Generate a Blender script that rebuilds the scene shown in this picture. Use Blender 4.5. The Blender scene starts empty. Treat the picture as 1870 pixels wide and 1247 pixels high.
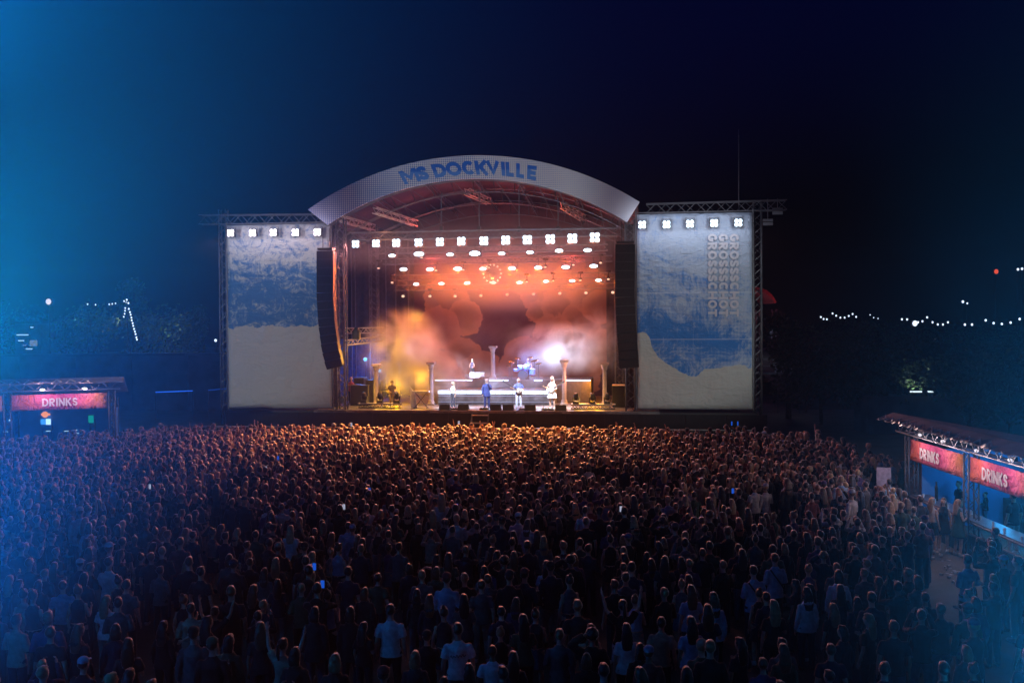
import bpy, bmesh, math, random
import numpy as np
from mathutils import Vector, Matrix, noise as mnoise
R = math.radians
PI = math.pi
rnd = random.Random(7)
C = bpy.context.scene.collection
SC = bpy.context.scene

# ------------------------------------------------------------------ camera
F = 1818.0
CAM = Vector((0, 0, 7.0))
_p, _r = math.atan(37.5 / F), R(0.36)
_f = Vector((0, math.cos(_p), -math.sin(_p))); _u = Vector((0, math.sin(_p), math.cos(_p))); _x = Vector((1, 0, 0))
CU = _u * math.cos(_r) + _x * math.sin(_r)
CR = _x * math.cos(_r) - _u * math.sin(_r)
cam_d = bpy.data.cameras.new('camera'); cam_d.sensor_width = 36; cam_d.lens = 35.0; cam_d.clip_end = 1500
cam = bpy.data.objects.new('camera', cam_d); C.objects.link(cam)
cam.matrix_world = Matrix(((CR.x, CU.x, -_f.x, CAM.x), (CR.y, CU.y, -_f.y, CAM.y), (CR.z, CU.z, -_f.z, CAM.z), (0, 0, 0, 1)))
SC.camera = cam

def ray(px, py):
    return _f + CR * ((px - 935) / F) + CU * ((623.5 - py) / F)
def at(px, py, Y):
    d = ray(px, py); return CAM + d * (Y / d.y)
def on_ground(px, py, z=0.0):
    d = ray(px, py); return CAM + d * ((z - CAM.z) / d.z)
def proj(p):
    q = Vector(p) - CAM; w = q.dot(_f)
    return (935 + F * q.dot(CR) / w, 623.5 - F * q.dot(CU) / w)

# ------------------------------------------------------------------ world: a night sky
SKYC, SKYS = (.02, .26, 1.0, 1), 1.1
w = bpy.data.worlds.new('World'); SC.world = w; w.use_nodes = True
nt = w.node_tree; nt.nodes.clear()
sky = nt.nodes.new('ShaderNodeTexSky'); sky.sky_type = 'NISHITA'; sky.sun_disc = False
sky.sun_elevation = R(-4.0); sky.sun_rotation = R(250); sky.ozone_density = 4.0
mixn = nt.nodes.new('ShaderNodeMix'); mixn.data_type = 'RGBA'; mixn.blend_type = 'MULTIPLY'; mixn.inputs[0].default_value = 1
mixn.inputs[7].default_value = SKYC
bg = nt.nodes.new('ShaderNodeBackground'); bg.inputs[1].default_value = SKYS
out = nt.nodes.new('ShaderNodeOutputWorld')
nt.links.new(sky.outputs[0], mixn.inputs[6]); nt.links.new(mixn.outputs[2], bg.inputs[0]); nt.links.new(bg.outputs[0], out.inputs[0])

SC.view_settings.view_transform = 'Standard'; SC.view_settings.look = 'None'
SC.view_settings.exposure = 0.0; SC.view_settings.gamma = 1.0; SC.view_settings.use_curve_mapping = False
SC.render.engine = 'CYCLES'
cy = SC.cycles
cy.use_denoising = True; cy.max_bounces = 4; cy.diffuse_bounces = 2; cy.glossy_bounces = 2; cy.transmission_bounces = 3
cy.transparent_max_bounces = 8; cy.volume_bounces = 0; cy.sample_clamp_indirect = 3.0; cy.sample_clamp_direct = 0
cy.volume_step_rate = 1.0; cy.volume_max_steps = 96; cy.caustics_reflective = False; cy.caustics_refractive = False
cy.use_light_tree = True

# ------------------------------------------------------------------ stage frame
SA = R(7.3)
SO = Vector((-1.73, 57.35, 0))
SU = Vector((math.cos(SA), -math.sin(SA), 0)); SV = Vector((math.sin(SA), math.cos(SA), 0))
DECK = 1.8
def W(u, v, z=0.0):
    return SO + SU * u + SV * v + Vector((0, 0, z))
def SP(px, py, v=0.0):
    """stage coordinates (u, z) of a pixel on the upright plane at depth v behind the stage front"""
    d = ray(px, py); o = CAM - SO
    t = (v - o.dot(SV)) / d.dot(SV); q = o + d * t
    return q.dot(SU), q.z


# ------------------------------------------------------------------ lamp strengths and the added blue lights out of view near the camera
LP_BL, KEY, AUD, WASH = 1000.0, 4.6, 12.0, 4.6
BL_L = (-8.4, 12.0, 9.4)
BL_R = (7.6, 12.0, 1.9)
def _early(kind, name, loc, power, col, target=None, angle=60, size=.1, blend=.6):
    d = bpy.data.lights.new(name, kind); d.energy = power; d.color = col; d.shadow_soft_size = size
    if kind == 'SPOT': d.spot_size = R(angle); d.spot_blend = blend
    o = bpy.data.objects.new(name, d); C.objects.link(o); o.location = loc
    if target is not None: o.rotation_euler = (Vector(target) - Vector(loc)).to_track_quat('-Z', 'Y').to_euler()
    return o
_early('SPOT', 'blue_fill_glow', BL_L, 11000, (.0, .30, 1.0), (BL_L[0], 12, 40), 165, .1, 1)
_early('SPOT', 'blue_fill_core', (BL_L[0] + .4, 12, 5.2), 6500, (.0, .62, 1.0), (BL_L[0], 12, 40), 150, .1, 1)
_early('SPOT', 'blue_fill_low', (-10.0, 12.0, .2), 52000, (.0, .22, 1.0), (-9.6, 12, 40), 125, .2, 1)
_early('SPOT', 'blue_fill_right', (8.6, 12.0, .0), 24000, (.0, .36, 1.0), (8.0, 12, 40), 140, .1, 1)
# white spots added out of view to brighten the two scrims and the arch
_early('SPOT', 'scrim_fill', W(-24, -30, 9), 11500, (.84, .93, .93), W(-14, .4, 7), 26, .3, .7)
_early('SPOT', 'scrim_fill', W(24, -30, 9), 11500, (.84, .93, .93), W(11.5, .4, 7), 26, .3, .7)
_early('SPOT', 'arch_fill', W(0, -22, 9), 5500, (.84, .92, .95), W(0, 0, 15.0), 40, .3, .6)

# ------------------------------------------------------------------ material helpers
MATS = {}
class NT:
    """tiny node writer"""
    def __init__(s, m): s.m = m; s.t = m.node_tree
    def n(s, kind, **kw):
        x = s.t.nodes.new(kind)
        for k, v in kw.items(): setattr(x, k, v)
        return x
    def put(s, sock, v):
        if isinstance(v, bpy.types.NodeSocket): s.t.links.new(v, sock)
        elif v is not None:
            try: sock.default_value = v
            except Exception: sock.default_value = tuple(v) + (1,)
    def math(s, op, a, b=None, c=None, clamp=False):
        x = s.n('ShaderNodeMath', operation=op, use_clamp=clamp); s.put(x.inputs[0], a)
        if b is not None: s.put(x.inputs[1], b)
        if c is not None: s.put(x.inputs[2], c)
        return x.outputs[0]
    def mix(s, f, a, b, blend='MIX'):
        x = s.n('ShaderNodeMix', data_type='RGBA', blend_type=blend); s.put(x.inputs[0], f)
        s.put(x.inputs[6], tuple(a) + (1,) if isinstance(a, tuple) and len(a) == 3 else a)
        s.put(x.inputs[7], tuple(b) + (1,) if isinstance(b, tuple) and len(b) == 3 else b)
        return x.outputs[2]
    def noise(s, vec, scale, detail=3, rough=.55, dist=0, color=False):
        x = s.n('ShaderNodeTexNoise'); s.put(x.inputs['Vector'], vec); s.put(x.inputs['Scale'], scale)
        x.inputs['Detail'].default_value = detail; x.inputs['Roughness'].default_value = rough; x.inputs['Distortion'].default_value = dist
        return x.outputs[1 if color else 0]
    def ramp(s, v, lo, hi):
        x = s.n('ShaderNodeMapRange'); x.interpolation_type = 'SMOOTHSTEP'; s.put(x.inputs[0], v); s.put(x.inputs[1], lo); s.put(x.inputs[2], hi)
        return x.outputs[0]
    def sep(s, v):
        x = s.n('ShaderNodeSeparateXYZ'); s.put(x.inputs[0], v); return x.outputs
    def comb(s, a, b, c):
        x = s.n('ShaderNodeCombineXYZ')
        for i, q in enumerate((a, b, c)): s.put(x.inputs[i], q)
        return x.outputs[0]
    def coord(s, which='Object'):
        return s.n('ShaderNodeTexCoord').outputs[which]

def new_mat(name):
    m = bpy.data.materials.new(name); m.use_nodes = True
    MATS[name] = m; return m, NT(m), m.node_tree.nodes['Principled BSDF']
def mat(name, col, rough=.6, metal=0.0, var=.25, scale=6.0, bump=0.0, emit=None, es=0.0, spec=None, sheen=0):
    m, N, b = new_mat(name)
    co = N.coord('Object')
    nz = N.noise(co, scale, 4)
    dark = tuple(c * (1 - var) for c in col); lite = tuple(min(1, c * (1 + var)) for c in col)
    N.put(b.inputs['Base Color'], N.mix(N.ramp(nz, .3, .7), dark, lite))
    b.inputs['Roughness'].default_value = rough; b.inputs['Metallic'].default_value = metal
    if spec is not None: b.inputs['Specular IOR Level'].default_value = spec
    if bump:
        bp = N.n('ShaderNodeBump'); bp.inputs['Strength'].default_value = bump; N.put(bp.inputs['Height'], N.noise(co, scale * 4, 4)); N.put(b.inputs['Normal'], bp.outputs[0])
    if emit:
        b.inputs['Emission Color'].default_value = tuple(emit) + (1,); b.inputs['Emission Strength'].default_value = es
    return m
def emis(name, col, es, sample=False):
    m, N, b = new_mat(name)
    b.inputs['Base Color'].default_value = (.02, .02, .02, 1)
    b.inputs['Emission Color'].default_value = tuple(col) + (1,); b.inputs['Emission Strength'].default_value = es
    if not sample: m.cycles.emission_sampling = 'NONE'
    return m

# ------------------------------------------------------------------ mesh builder
class MB:
    def __init__(s): s.v = []; s.f = []
    def add(s, vs, fs):
        o = len(s.v); s.v.extend([tuple(v) for v in vs]); s.f.extend([tuple(i + o for i in f) for f in fs]); return s
    def box(s, c, d, rz=0, M=None):
        hx, hy, hz = d[0] / 2, d[1] / 2, d[2] / 2
        vs = [Vector((x * hx, y * hy, z * hz)) for x in (-1, 1) for y in (-1, 1) for z in (-1, 1)]
        if rz: Q = Matrix.Rotation(rz, 3, 'Z'); vs = [Q @ v for v in vs]
        if M is not None: vs = [M @ v for v in vs]
        c = Vector(c)
        return s.add([v + c for v in vs], [(0, 1, 3, 2), (4, 6, 7, 5), (0, 4, 5, 1), (2, 3, 7, 6), (0, 2, 6, 4), (1, 5, 7, 3)])
    def bar(s, a, b, r, n=4, r2=None):
        a = Vector(a); b = Vector(b); d = (b - a)
        if d.length < 1e-6: return s
        d.normalize(); h = Vector((0, 0, 1)) if abs(d.z) < .9 else Vector((1, 0, 0))
        x = d.cross(h).normalized(); y = d.cross(x); r2 = r if r2 is None else r2
        vs = []
        for p, rr in ((a, r), (b, r2)):
            for k in range(n):
                t = 2 * PI * (k + .5) / n; vs.append(p + x * math.cos(t) * rr + y * math.sin(t) * rr)
        fs = [(k, (k + 1) % n, n + (k + 1) % n, n + k) for k in range(n)]
        fs.append(tuple(range(n))[::-1]); fs.append(tuple(range(n, 2 * n)))
        return s.add(vs, fs)
    def path(s, pts, r, n=6):
        """tube along pts; r a number, a list, or a list of (rx, ry)"""
        pts = [Vector(p) for p in pts]; vs = []; x0 = None
        for i, p in enumerate(pts):
            d = (pts[min(i + 1, len(pts) - 1)] - pts[max(i - 1, 0)]).normalized()
            if x0 is None:
                h = Vector((1, 0, 0)) if abs(d.x) < .9 else Vector((0, 0, 1)); x = (h - d * h.dot(d)).normalized()
            else: x = (x0 - d * x0.dot(d)).normalized()
            x0 = x; y = d.cross(x); q = r[i] if isinstance(r, (list, tuple)) else r
            rx, ry = q if isinstance(q, (list, tuple)) else (q, q)
            for k in range(n):
                t = 2 * PI * k / n; vs.append(p + x * math.cos(t) * rx + y * math.sin(t) * ry)
        fs = []
        for i in range(len(pts) - 1):
            for k in range(n): fs.append((i * n + k, i * n + (k + 1) % n, (i + 1) * n + (k + 1) % n, (i + 1) * n + k))
        fs.append(tuple(range(n))[::-1]); fs.append(tuple(range((len(pts) - 1) * n, len(pts) * n)))
        return s.add(vs, fs)
    def lathe(s, prof, c=(0, 0, 0), n=16, M=None):
        """prof: (radius, z) pairs"""
        vs = []; c = Vector(c)
        for r, z in prof:
            for k in range(n):
                t = 2 * PI * k / n; q = Vector((r * math.cos(t), r * math.sin(t), z))
                if M is not None: q = M @ q
                vs.append(q + c)
        m = len(prof); fs = [(i * n + k, i * n + (k + 1) % n, (i + 1) * n + (k + 1) % n, (i + 1) * n + k) for i in range(m - 1) for k in range(n)]
        fs.append(tuple(range(n))[::-1]); fs.append(tuple(range((m - 1) * n, m * n)))
        return s.add(vs, fs)
    def ell(s, c, r, n=10, m=7, M=None):
        vs = []; c = Vector(c)
        vs.append(Vector((0, 0, -1)))
        for i in range(1, m):
            a = -PI / 2 + PI * i / m
            for k in range(n):
                t = 2 * PI * k / n; vs.append(Vector((math.cos(a) * math.cos(t), math.cos(a) * math.sin(t), math.sin(a))))
        vs.append(Vector((0, 0, 1)))
        fs = [(0, 1 + (k + 1) % n, 1 + k) for k in range(n)]
        for i in range(m - 2):
            for k in range(n): a = 1 + i * n; fs.append((a + k, a + (k + 1) % n, a + n + (k + 1) % n, a + n + k))
        L = len(vs) - 1; a = 1 + (m - 2) * n
        fs += [(a + k, a + (k + 1) % n, L) for k in range(n)]
        if not isinstance(r, (tuple, list)): r = (r, r, r)
        vs = [Vector((v.x * r[0], v.y * r[1], v.z * r[2])) for v in vs]
        if M is not None: vs = [M @ v for v in vs]
        return s.add([v + c for v in vs], fs)
    def truss(s, a, b, w=.3, rc=.025, rb=.012, step=None, up=None, chords=True, braces=True):
        a = Vector(a); b = Vector(b); d = b - a; L = d.length; d.normalize()
        h = up or (Vector((0, 0, 1)) if abs(d.z) < .9 else Vector((0, 1, 0)))
        x = d.cross(h).normalized(); y = x.cross(d).normalized(); w2 = w / 2
        cs = [x * sx * w2 + y * sy * w2 for sx, sy in ((-1, -1), (1, -1), (1, 1), (-1, 1))]
        if chords:
            for c in cs: s.bar(a + c, b + c, rc)
        if braces:
            n = max(2, round(L / (step or w)))
            for i in range(n):
                p = a + d * (L * i / n); q = a + d * (L * (i + 1) / n)
                for j in range(4):
                    c0, c1 = cs[j], cs[(j + 1) % 4]
                    if i % 2: c0, c1 = c1, c0
                    s.bar(p + c0, q + c1, rb, 3)
        return s
    def mesh(s, name, mats, smooth=False):
        me = bpy.data.meshes.new(name); me.from_pydata(s.v, [], s.f); me.update()
        for m in (mats if isinstance(mats, (list, tuple)) else [mats]):
            if m: me.materials.append(m)
        if smooth: me.polygons.foreach_set('use_smooth', [True] * len(me.polygons))
        return me
    def build(s, name, m, parent=None, smooth=False, loc=None, rz=None):
        return link(name, s.mesh(name, m, smooth), parent, loc, rz)

def link(name, me, parent=None, loc=None, rz=None):
    o = bpy.data.objects.new(name, me); C.objects.link(o)
    if parent: o.parent = parent
    if loc is not None: o.location = loc
    if rz is not None: o.rotation_euler = (0, 0, rz)
    return o
def tag(o, label=None, cat=None, group=None, kind=None):
    if label: o['label'] = label
    if cat: o['category'] = cat
    if group: o['group'] = group
    if kind: o['kind'] = kind
    return o
def thing(name, label, cat, loc=(0, 0, 0), rz=0.0, group=None):
    o = bpy.data.objects.new(name, None); o.empty_display_size = .2; C.objects.link(o)
    o.location = loc; o.rotation_euler = (0, 0, rz)
    return tag(o, label, cat, group)
def sthing(name, label, cat, u, v, z, group=None, rz=0.0):
    return thing(name, label, cat, W(u, v, z), -SA + rz, group)
def kids(o):
    return CH.get(o.name, [])
def copy_tree(o, parent=None):
    c = o.copy(); C.objects.link(c); c.parent = parent
    for ch in o.children: copy_tree(ch, c)
    return c
ORD = ['', 'second', 'third', 'fourth', 'fifth', 'sixth', 'seventh', 'eighth', 'ninth', 'tenth', 'eleventh', 'twelfth', 'thirteenth', 'fourteenth', 'fifteenth',
       'sixteenth', 'seventeenth', 'eighteenth', 'nineteenth', 'twentieth']
def nth(i, n):
    """i-th of n counted from the nearer end"""
    if n == 1: return 'only'
    if i == 0: return 'leftmost'
    if i == n - 1: return 'rightmost'
    if i < n - 1 - i or n <= 6: return ORD[i] + ' from the left'
    return ORD[n - 1 - i] + ' from the right'
def lamp(kind, name, loc, power, col, target=None, angle=60, size=.1, blend=.6, parent=None):
    d = bpy.data.lights.new(name, kind); d.energy = power; d.color = col; d.shadow_soft_size = size
    if kind == 'SPOT': d.spot_size = R(angle); d.spot_blend = blend
    o = bpy.data.objects.new(name, d); C.objects.link(o)
    o.location = loc
    if target is not None:
        o.rotation_euler = (Vector(target) - Vector(loc)).to_track_quat('-Z', 'Y').to_euler()
    return o
def text_mesh(txt, size, off=.0, extrude=.0, spacing=1.0, line=1.0):
    cu = bpy.data.curves.new('txt', 'FONT'); cu.body = txt; cu.size = size; cu.offset = off; cu.extrude = extrude
    cu.space_character = spacing; cu.space_line = line; cu.resolution_u = 3; cu.align_x = 'CENTER'; cu.align_y = 'CENTER'
    o = bpy.data.objects.new('txt', cu); C.objects.link(o)
    dg = bpy.context.evaluated_depsgraph_get()
    me = bpy.data.meshes.new_from_object(o.evaluated_get(dg))
    bpy.data.objects.remove(o); return me

def glyph(ch, w, h, T):
    """bold stroke letter in a w x h box: list of (polyline, closed)"""
    a = T / 2; E = lambda cx, cy, rx, ry, t0, t1, n=14: [(cx + rx * math.cos(R(t0 + (t1 - t0) * i / n)), cy + ry * math.sin(R(t0 + (t1 - t0) * i / n))) for i in range(n + 1)]
    if ch == 'M': return [([(a, 0), (a, h)], 0), ([(w - a, 0), (w - a, h)], 0), ([(a * 1.3, h * .97), (w / 2, h * .36), (w - a * 1.3, h * .97)], 0)]
    if ch == 'N': return [([(a, 0), (a, h)], 0), ([(w - a, 0), (w - a, h)], 0), ([(a * 1.1, h * .95), (w - a * 1.1, h * .05)], 0)]
    if ch == 'S':
        q = [(.93, .74), (.90, .90), (.70, .985), (.45, 1.0), (.18, .94), (.04, .80), (.08, .64), (.28, .55), (.52, .50), (.78, .43), (.95, .32), (.96, .16), (.80, .04), (.52, .0), (.25, .03), (.06, .14), (.02, .28)]
        return [([(a + x * (w - T), a + y * (h - T)) for x, y in q], 0)]
    if ch == 'D': return [([(a, a), (a, h - a), (w * .42, h - a)] + E(w * .42, h / 2, w * .58 - a, h / 2 - a, 80, -80, 10) + [(w * .42, a)], 1)]
    if ch == 'O': return [(E(w / 2, h / 2, w / 2 - a, h / 2 - a, 0, 340, 17), 1)]
    if ch == 'C': return [(E(w / 2, h / 2, w / 2 - a, h / 2 - a, 42, 318), 0)]
    if ch == 'G': return [(E(w / 2, h / 2, w / 2 - a, h / 2 - a, 45, 340) + [(w - a, h * .45), (w * .55, h * .45)], 0)]
    if ch == 'K': return [([(a, 0), (a, h)], 0), ([(w - a, h), (a * 2.1, h * .5)], 0), ([(w * .38, h * .58), (w - a, 0)], 0)]
    if ch == 'V': return [([(a, h), (w / 2, a * 1.2), (w - a, h)], 0)]
    if ch == 'I': return [([(w / 2, 0), (w / 2, h)], 0)]
    if ch == 'L': return [([(a, h), (a, a), (w, a)], 0)]
    if ch == 'E': return [([(w, h - a), (a, h - a), (a, a), (w, a)], 0), ([(T, h / 2), (w * .92, h / 2)], 0)]
    if ch == 'R': return [([(a, 0), (a, h - a), (w * .45, h - a)] + E(w * .45, h * .70, w * .5 - a, h * .30 - a, 80, -80, 8) + [(w * .45, h * .40 + a), (T, h * .40 + a)], 0), ([(w * .42, h * .42), (w - a, 0)], 0)]
    if ch == 'T': return [([(0, h - a), (w, h - a)], 0), ([(w / 2, 0), (w / 2, h - T)], 0)]
    if ch == 'H': return [([(a, 0), (a, h)], 0), ([(w - a, 0), (w - a, h)], 0), ([(T, h / 2), (w - T, h / 2)], 0)]
def stroke(mb, pts, closed, T, place, depth=.01, lift=0.0):
    n = len(pts); L = []; Rr = []
    for i in range(n):
        p = Vector(pts[i]); pa = Vector(pts[i - 1]) if (i or closed) else None; pb = Vector(pts[(i + 1) % n]) if (i < n - 1 or closed) else None
        d1 = (p - pa).normalized() if pa is not None else (pb - p).normalized(); d2 = (pb - p).normalized() if pb is not None else d1
        n1 = Vector((-d1.y, d1.x)); n2 = Vector((-d2.y, d2.x)); m = (n1 + n2); m = m.normalized() if m.length > 1e-4 else n1
        k = min(1.5, 1 / max(.4, m.dot(n1))); L.append(p + m * k * T / 2); Rr.append(p - m * k * T / 2)
    vs = []
    for i in range(n):
        for q in (L[i], Rr[i]): vs += [place(q.x, q.y, lift), place(q.x, q.y, lift + depth)]
    fs = []; m_ = n if closed else n - 1
    for i in range(m_):
        a, b = 4 * i, 4 * ((i + 1) % n)
        fs += [(a + 1, a + 3, b + 3, b + 1), (a, b, b + 2, a + 2), (a, a + 1, b + 1, b), (a + 2, b + 2, b + 3, a + 3)]
    if not closed: fs += [(0, 2, 3, 1), (4 * n - 4, 4 * n - 3, 4 * n - 1, 4 * n - 2)]
    mb.add(vs, fs)
def letter_mesh(ch, w, h, T, place, m, name='letter', depth=.01):
    """place(x, y, out) gives the point"""
    mb = MB()
    for i, (pts, c) in enumerate(glyph(ch, w, h, T)): stroke(mb, pts, c, T, place, depth, .003 * i)
    me = mb.mesh(name, m); bmx = bmesh.new(); bmx.from_mesh(me); bmesh.ops.recalc_face_normals(bmx, faces=bmx.faces); bmx.to_mesh(me); bmx.free(); return me

# ------------------------------------------------------------------ common materials
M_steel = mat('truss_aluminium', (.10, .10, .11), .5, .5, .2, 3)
M_steel_lit = mat('lit_truss_aluminium', (.55, .5, .45), .35, .7, .15, 3)  # lighter copy of the truss steel, stage light put into its colour
M_black = mat('black_paint', (.012, .012, .013), .55, 0, .3, 5)
M_cloth_black = mat('black_drape', (.012, .012, .014), .9, 0, .3, 2)
M_grille = mat('speaker_grille', (.010, .010, .011), .8, .2, .3, 12)
M_deck = mat('stage_floor', (.16, .15, .14), .35, 0, .4, 2.5, .05)
M_plaster = mat('column_plaster', (.40, .31, .27), .7, 0, .12, 6, .1)
M_wood = mat('case_plywood', (.05, .045, .04), .6, 0, .3, 6)
M_roof = mat('roof_skin', (.07, .028, .034), .9, 0, .2, .7)
M_white = mat('white_cloth', (.7, .7, .72), .85, 0, .08, 4)
M_wall = mat('concrete_wall', (.12, .12, .13), .9, 0, .3, .6, .2)
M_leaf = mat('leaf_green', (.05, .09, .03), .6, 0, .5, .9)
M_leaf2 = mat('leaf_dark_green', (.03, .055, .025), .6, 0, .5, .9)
M_bark = mat('bark', (.06, .045, .035), .9, 0, .4, 5, .5)
E_white = emis('lamp_lens_cold_white', (.62, .80, .95), 5.0)
E_pink = emis('lamp_lens_pinkish_white', (.95, .82, .92), 4.5)
E_warm = emis('lamp_lens_warm', (1.0, .70, .50), 1.2)
E_bulb = emis('bulb_glow', (.66, .78, .95), 1.8)
E_strip = emis('led_strip_glow', (.62, .76, 1.0), 2.8)
E_blue = emis('blue_lamp_glow', (.05, .35, 1.0), 2)
E_cyan = emis('cyan_lamp_glow', (.12, .65, 1.0), 1.6)

# ================================================================== SETTING
# ground: one sheet with low relief
def ground():
    mb = MB(); xs = [-240 + 12 * i for i in range(41)]; ys = [-30 + 12 * i for i in range(24)]
    vs = []
    for y in ys:
        for x in xs:
            vs.append((x, y, 0.0))
    n = len(xs)
    fs = [(j * n + i, j * n + i + 1, (j + 1) * n + i + 1, (j + 1) * n + i) for j in range(len(ys) - 1) for i in range(n - 1)]
    mb.add(vs, fs)
    m, N, b = new_mat('trodden_ground')
    co = N.coord('Object')
    a = N.noise(co, .8, 5, .65); c = N.noise(co, 9, 4, .7)
    col = N.mix(N.ramp(a, .4, .62), (.11, .095, .075), (.065, .07, .04))
    col = N.mix(N.math('MULTIPLY', c, .5), col, (.17, .15, .12))
    N.put(b.inputs['Base Color'], col); b.inputs['Roughness'].default_value = .9
    bp = N.n('ShaderNodeBump'); bp.inputs['Strength'].default_value = .6; N.put(bp.inputs['Height'], c); N.put(b.inputs['Normal'], bp.outputs[0])
    tag(mb.build('ground', m), 'trodden festival ground of grass and dirt under the crowd', kind='structure')
ground()

# haze over the whole site
m = bpy.data.materials.new('night_haze'); m.use_nodes = True
t = m.node_tree; t.nodes.clear()
pv = t.nodes.new('ShaderNodeVolumePrincipled'); pv.inputs['Color'].default_value = (.9, .93, 1, 1); pv.inputs['Density'].default_value = 0.0003; pv.inputs['Anisotropy'].default_value = .35
oo = t.nodes.new('ShaderNodeOutputMaterial'); t.links.new(pv.outputs[0], oo.inputs['Volume'])
tag(MB().box((0, 114, 10), (520, 300, 22)).build('haze', m), 'thin damp night haze hanging over the whole festival ground', kind='stuff')

# low bank and hill behind
def hill(name, label, pts, depth, zb, m):
    """ridge line pts (x, y, z) with slopes in front and behind"""
    mb = MB(); vs = []
    n = len(pts)
    for x, y, z in pts: vs.append((x, y - depth, -.05))
    for x, y, z in pts: vs.append((x, y - depth * .45, z * .6))
    for x, y, z in pts: vs.append((x, y, z))
    for x, y, z in pts: vs.append((x, y + depth, -.05))
    fs = [(j * n + i, j * n + i + 1, (j + 1) * n + i + 1, (j + 1) * n + i) for j in range(3) for i in range(n - 1)]
    mb.add(vs, fs); return tag(mb.build(name, m, smooth=True), label, kind='structure')
M_hill = mat('bank_grass', (.035, .045, .025), .95, 0, .4, .3, .4)
pts = []
for i in range(26):
    x = 22 + i * 6; z = 4.2 + 1.6 * mnoise.noise(Vector((x * .05, 3, 0))) + 1.4 * min(1, i / 10)
    pts.append((x, 98 + 3 * mnoise.noise(Vector((x * .1, 9, 0))), z))
hill('hill', 'dark grassy bank behind the right side of the site', pts, 22, 0, M_hill)
pts = []
for i in range(26):
    x = -170 + i * 6; z = 4.0 + 1.2 * mnoise.noise(Vector((x * .05, 5, 0)))
    pts.append((x, 104 + 3 * mnoise.noise(Vector((x * .1, 4, 0))), z))
hill('hill', 'dark bank behind the left side of the site', pts, 18, 0, M_hill)

# flood wall on the left, in panels
wt = thing('flood_wall', 'long low dark concrete wall behind the left drinks bar', 'wall', (-60, 80, 0))
bm1 = MB().box((2.25, 0, 2.2), (4.46, .5, 4.4)).mesh('panel', M_wall)
for i in range(12):
    link('panel', bm1, wt, ((i) * 4.5 - 2.0, 0, 0))
MB().box((25.0, 0, 4.5), (54.4, .7, .2)).build('coping', M_wall, wt)

# trees
def leaf_crown(seed, blobs, n, ls):
    r = random.Random(seed); mb = MB()
    tot = sum(b[3] ** 2 for b in blobs)
    for bx, by, bz, br in blobs:
        for _ in range(int(n * br * br / tot)):
            d = Vector((r.gauss(0, 1), r.gauss(0, 1), r.gauss(0, 1))).normalized()
            rad = br * (r.random() ** .4) * (1 + .35 * mnoise.noise(d * 2.2 + Vector((bx, by, bz)) * .7))
            c = Vector((bx, by, bz)) + Vector((d.x, d.y, d.z * .85)) * rad
            q = Vector((r.gauss(0, 1), r.gauss(0, 1), r.gauss(0, 1) * .6)).normalized(); s = ls * r.uniform(.5, 1.3)
            e = q.cross(Vector((r.random(), r.random(), 1))).normalized(); g = q.cross(e)
            mb.add([c - e * s, c + g * s * .55, c + e * s, c - g * s * .55], [(0, 1, 2, 3)])
    return mb
def tree(name, label, loc, h, cw, seed, m, n=1800, ls=.16, group=None):
    r = random.Random(seed)
    t = thing(name, label, 'tree', loc, r.random() * 6, group)
    tr = MB(); th = h * .45
    tr.path([(0, 0, 0), (.05 * h * .2, 0, th * .5), (0, .1, th), (0, 0, h * .8)], [h * .028, h * .021, h * .016, h * .006], 7)
    blobs = [(0, 0, h * .68, cw * .42)]
    for k in range(7):
        a = k * 2.4 + r.random(); rr = cw * r.uniform(.22, .36); z = h * r.uniform(.42, .88)
        p = (math.cos(a) * rr, math.sin(a) * rr, z); blobs.append(p + (cw * r.uniform(.18, .27),))
        tr.path([(0, 0, z * .6), (p[0] * .5, p[1] * .5, z * .85), p], [h * .011, h * .008, h * .003], 5)
    tr.build('trunk', M_bark, t)
    leaf_crown(seed, blobs, n, ls).build('crown', m, t)
    return t

def bush(name, label, loc, h, cw, seed, m, n=900, ls=.12):
    t = thing(name, label, 'shrub', loc)
    r = random.Random(seed); st = MB(); blobs = []
    for k in range(6):
        a = k * 1.05; p = (math.cos(a) * cw * .28, math.sin(a) * cw * .2, h * r.uniform(.4, .7)); blobs.append(p + (cw * r.uniform(.2, .3),))
        st.path([(0, 0, 0), (p[0] * .6, p[1] * .6, p[2] * .5), p], [.05, .035, .015], 5)
    st.build('stem', M_bark, t); leaf_crown(seed, blobs, n, ls).build('foliage', m, t)
    return t

def gz(px, py, Y): return at(px, py, Y)
GR_T = 'trees along the dark skyline'
def tree_at(px, ptop, Y, label, cw, seed, m=None, n=1800, ls=.17, base=None, g=GR_T):
    p = at(px, ptop, Y); z0 = 0 if base is None else base
    return tree('tree', label, (p.x, Y, z0), max(2.5, p.z - z0), cw, seed, m or M_leaf2, n, ls, g)
tree_at(165, 528, 84, 'tree with its top lit faintly green, above the left drinks bar', 6, 11, M_leaf, 2600)
tree_at(305, 560, 86, 'broad low tree lit grey green between the strung bulbs and the left scrim', 8, 12, M_leaf, 3000)
tree_at(243, 478, 92, 'tall slim tree catching light at its very top, above the strung bulbs', 3.5, 13, M_leaf, 1800)
tree_at(352, 540, 94, 'small tree whose tip is lit just left of the left scrim', 3.5, 14, M_leaf)
tree_at(60, 560, 96, 'dark tree behind the lit huts at the far left', 8, 15)
tree_at(-10, 545, 98, 'dark tree cut off by the left picture edge', 8, 16)
tree_at(120, 575, 95, 'dark low tree between the huts and the green tinged tree', 7, 17)
tree_at(1440, 560, 70, 'dark tree beside the small red arched stage on the right', 4, 18, base=0)
tree_at(1520, 588, 100, 'leftmost dark tree under the bulb strings on the right bank', 8, 19)
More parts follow.
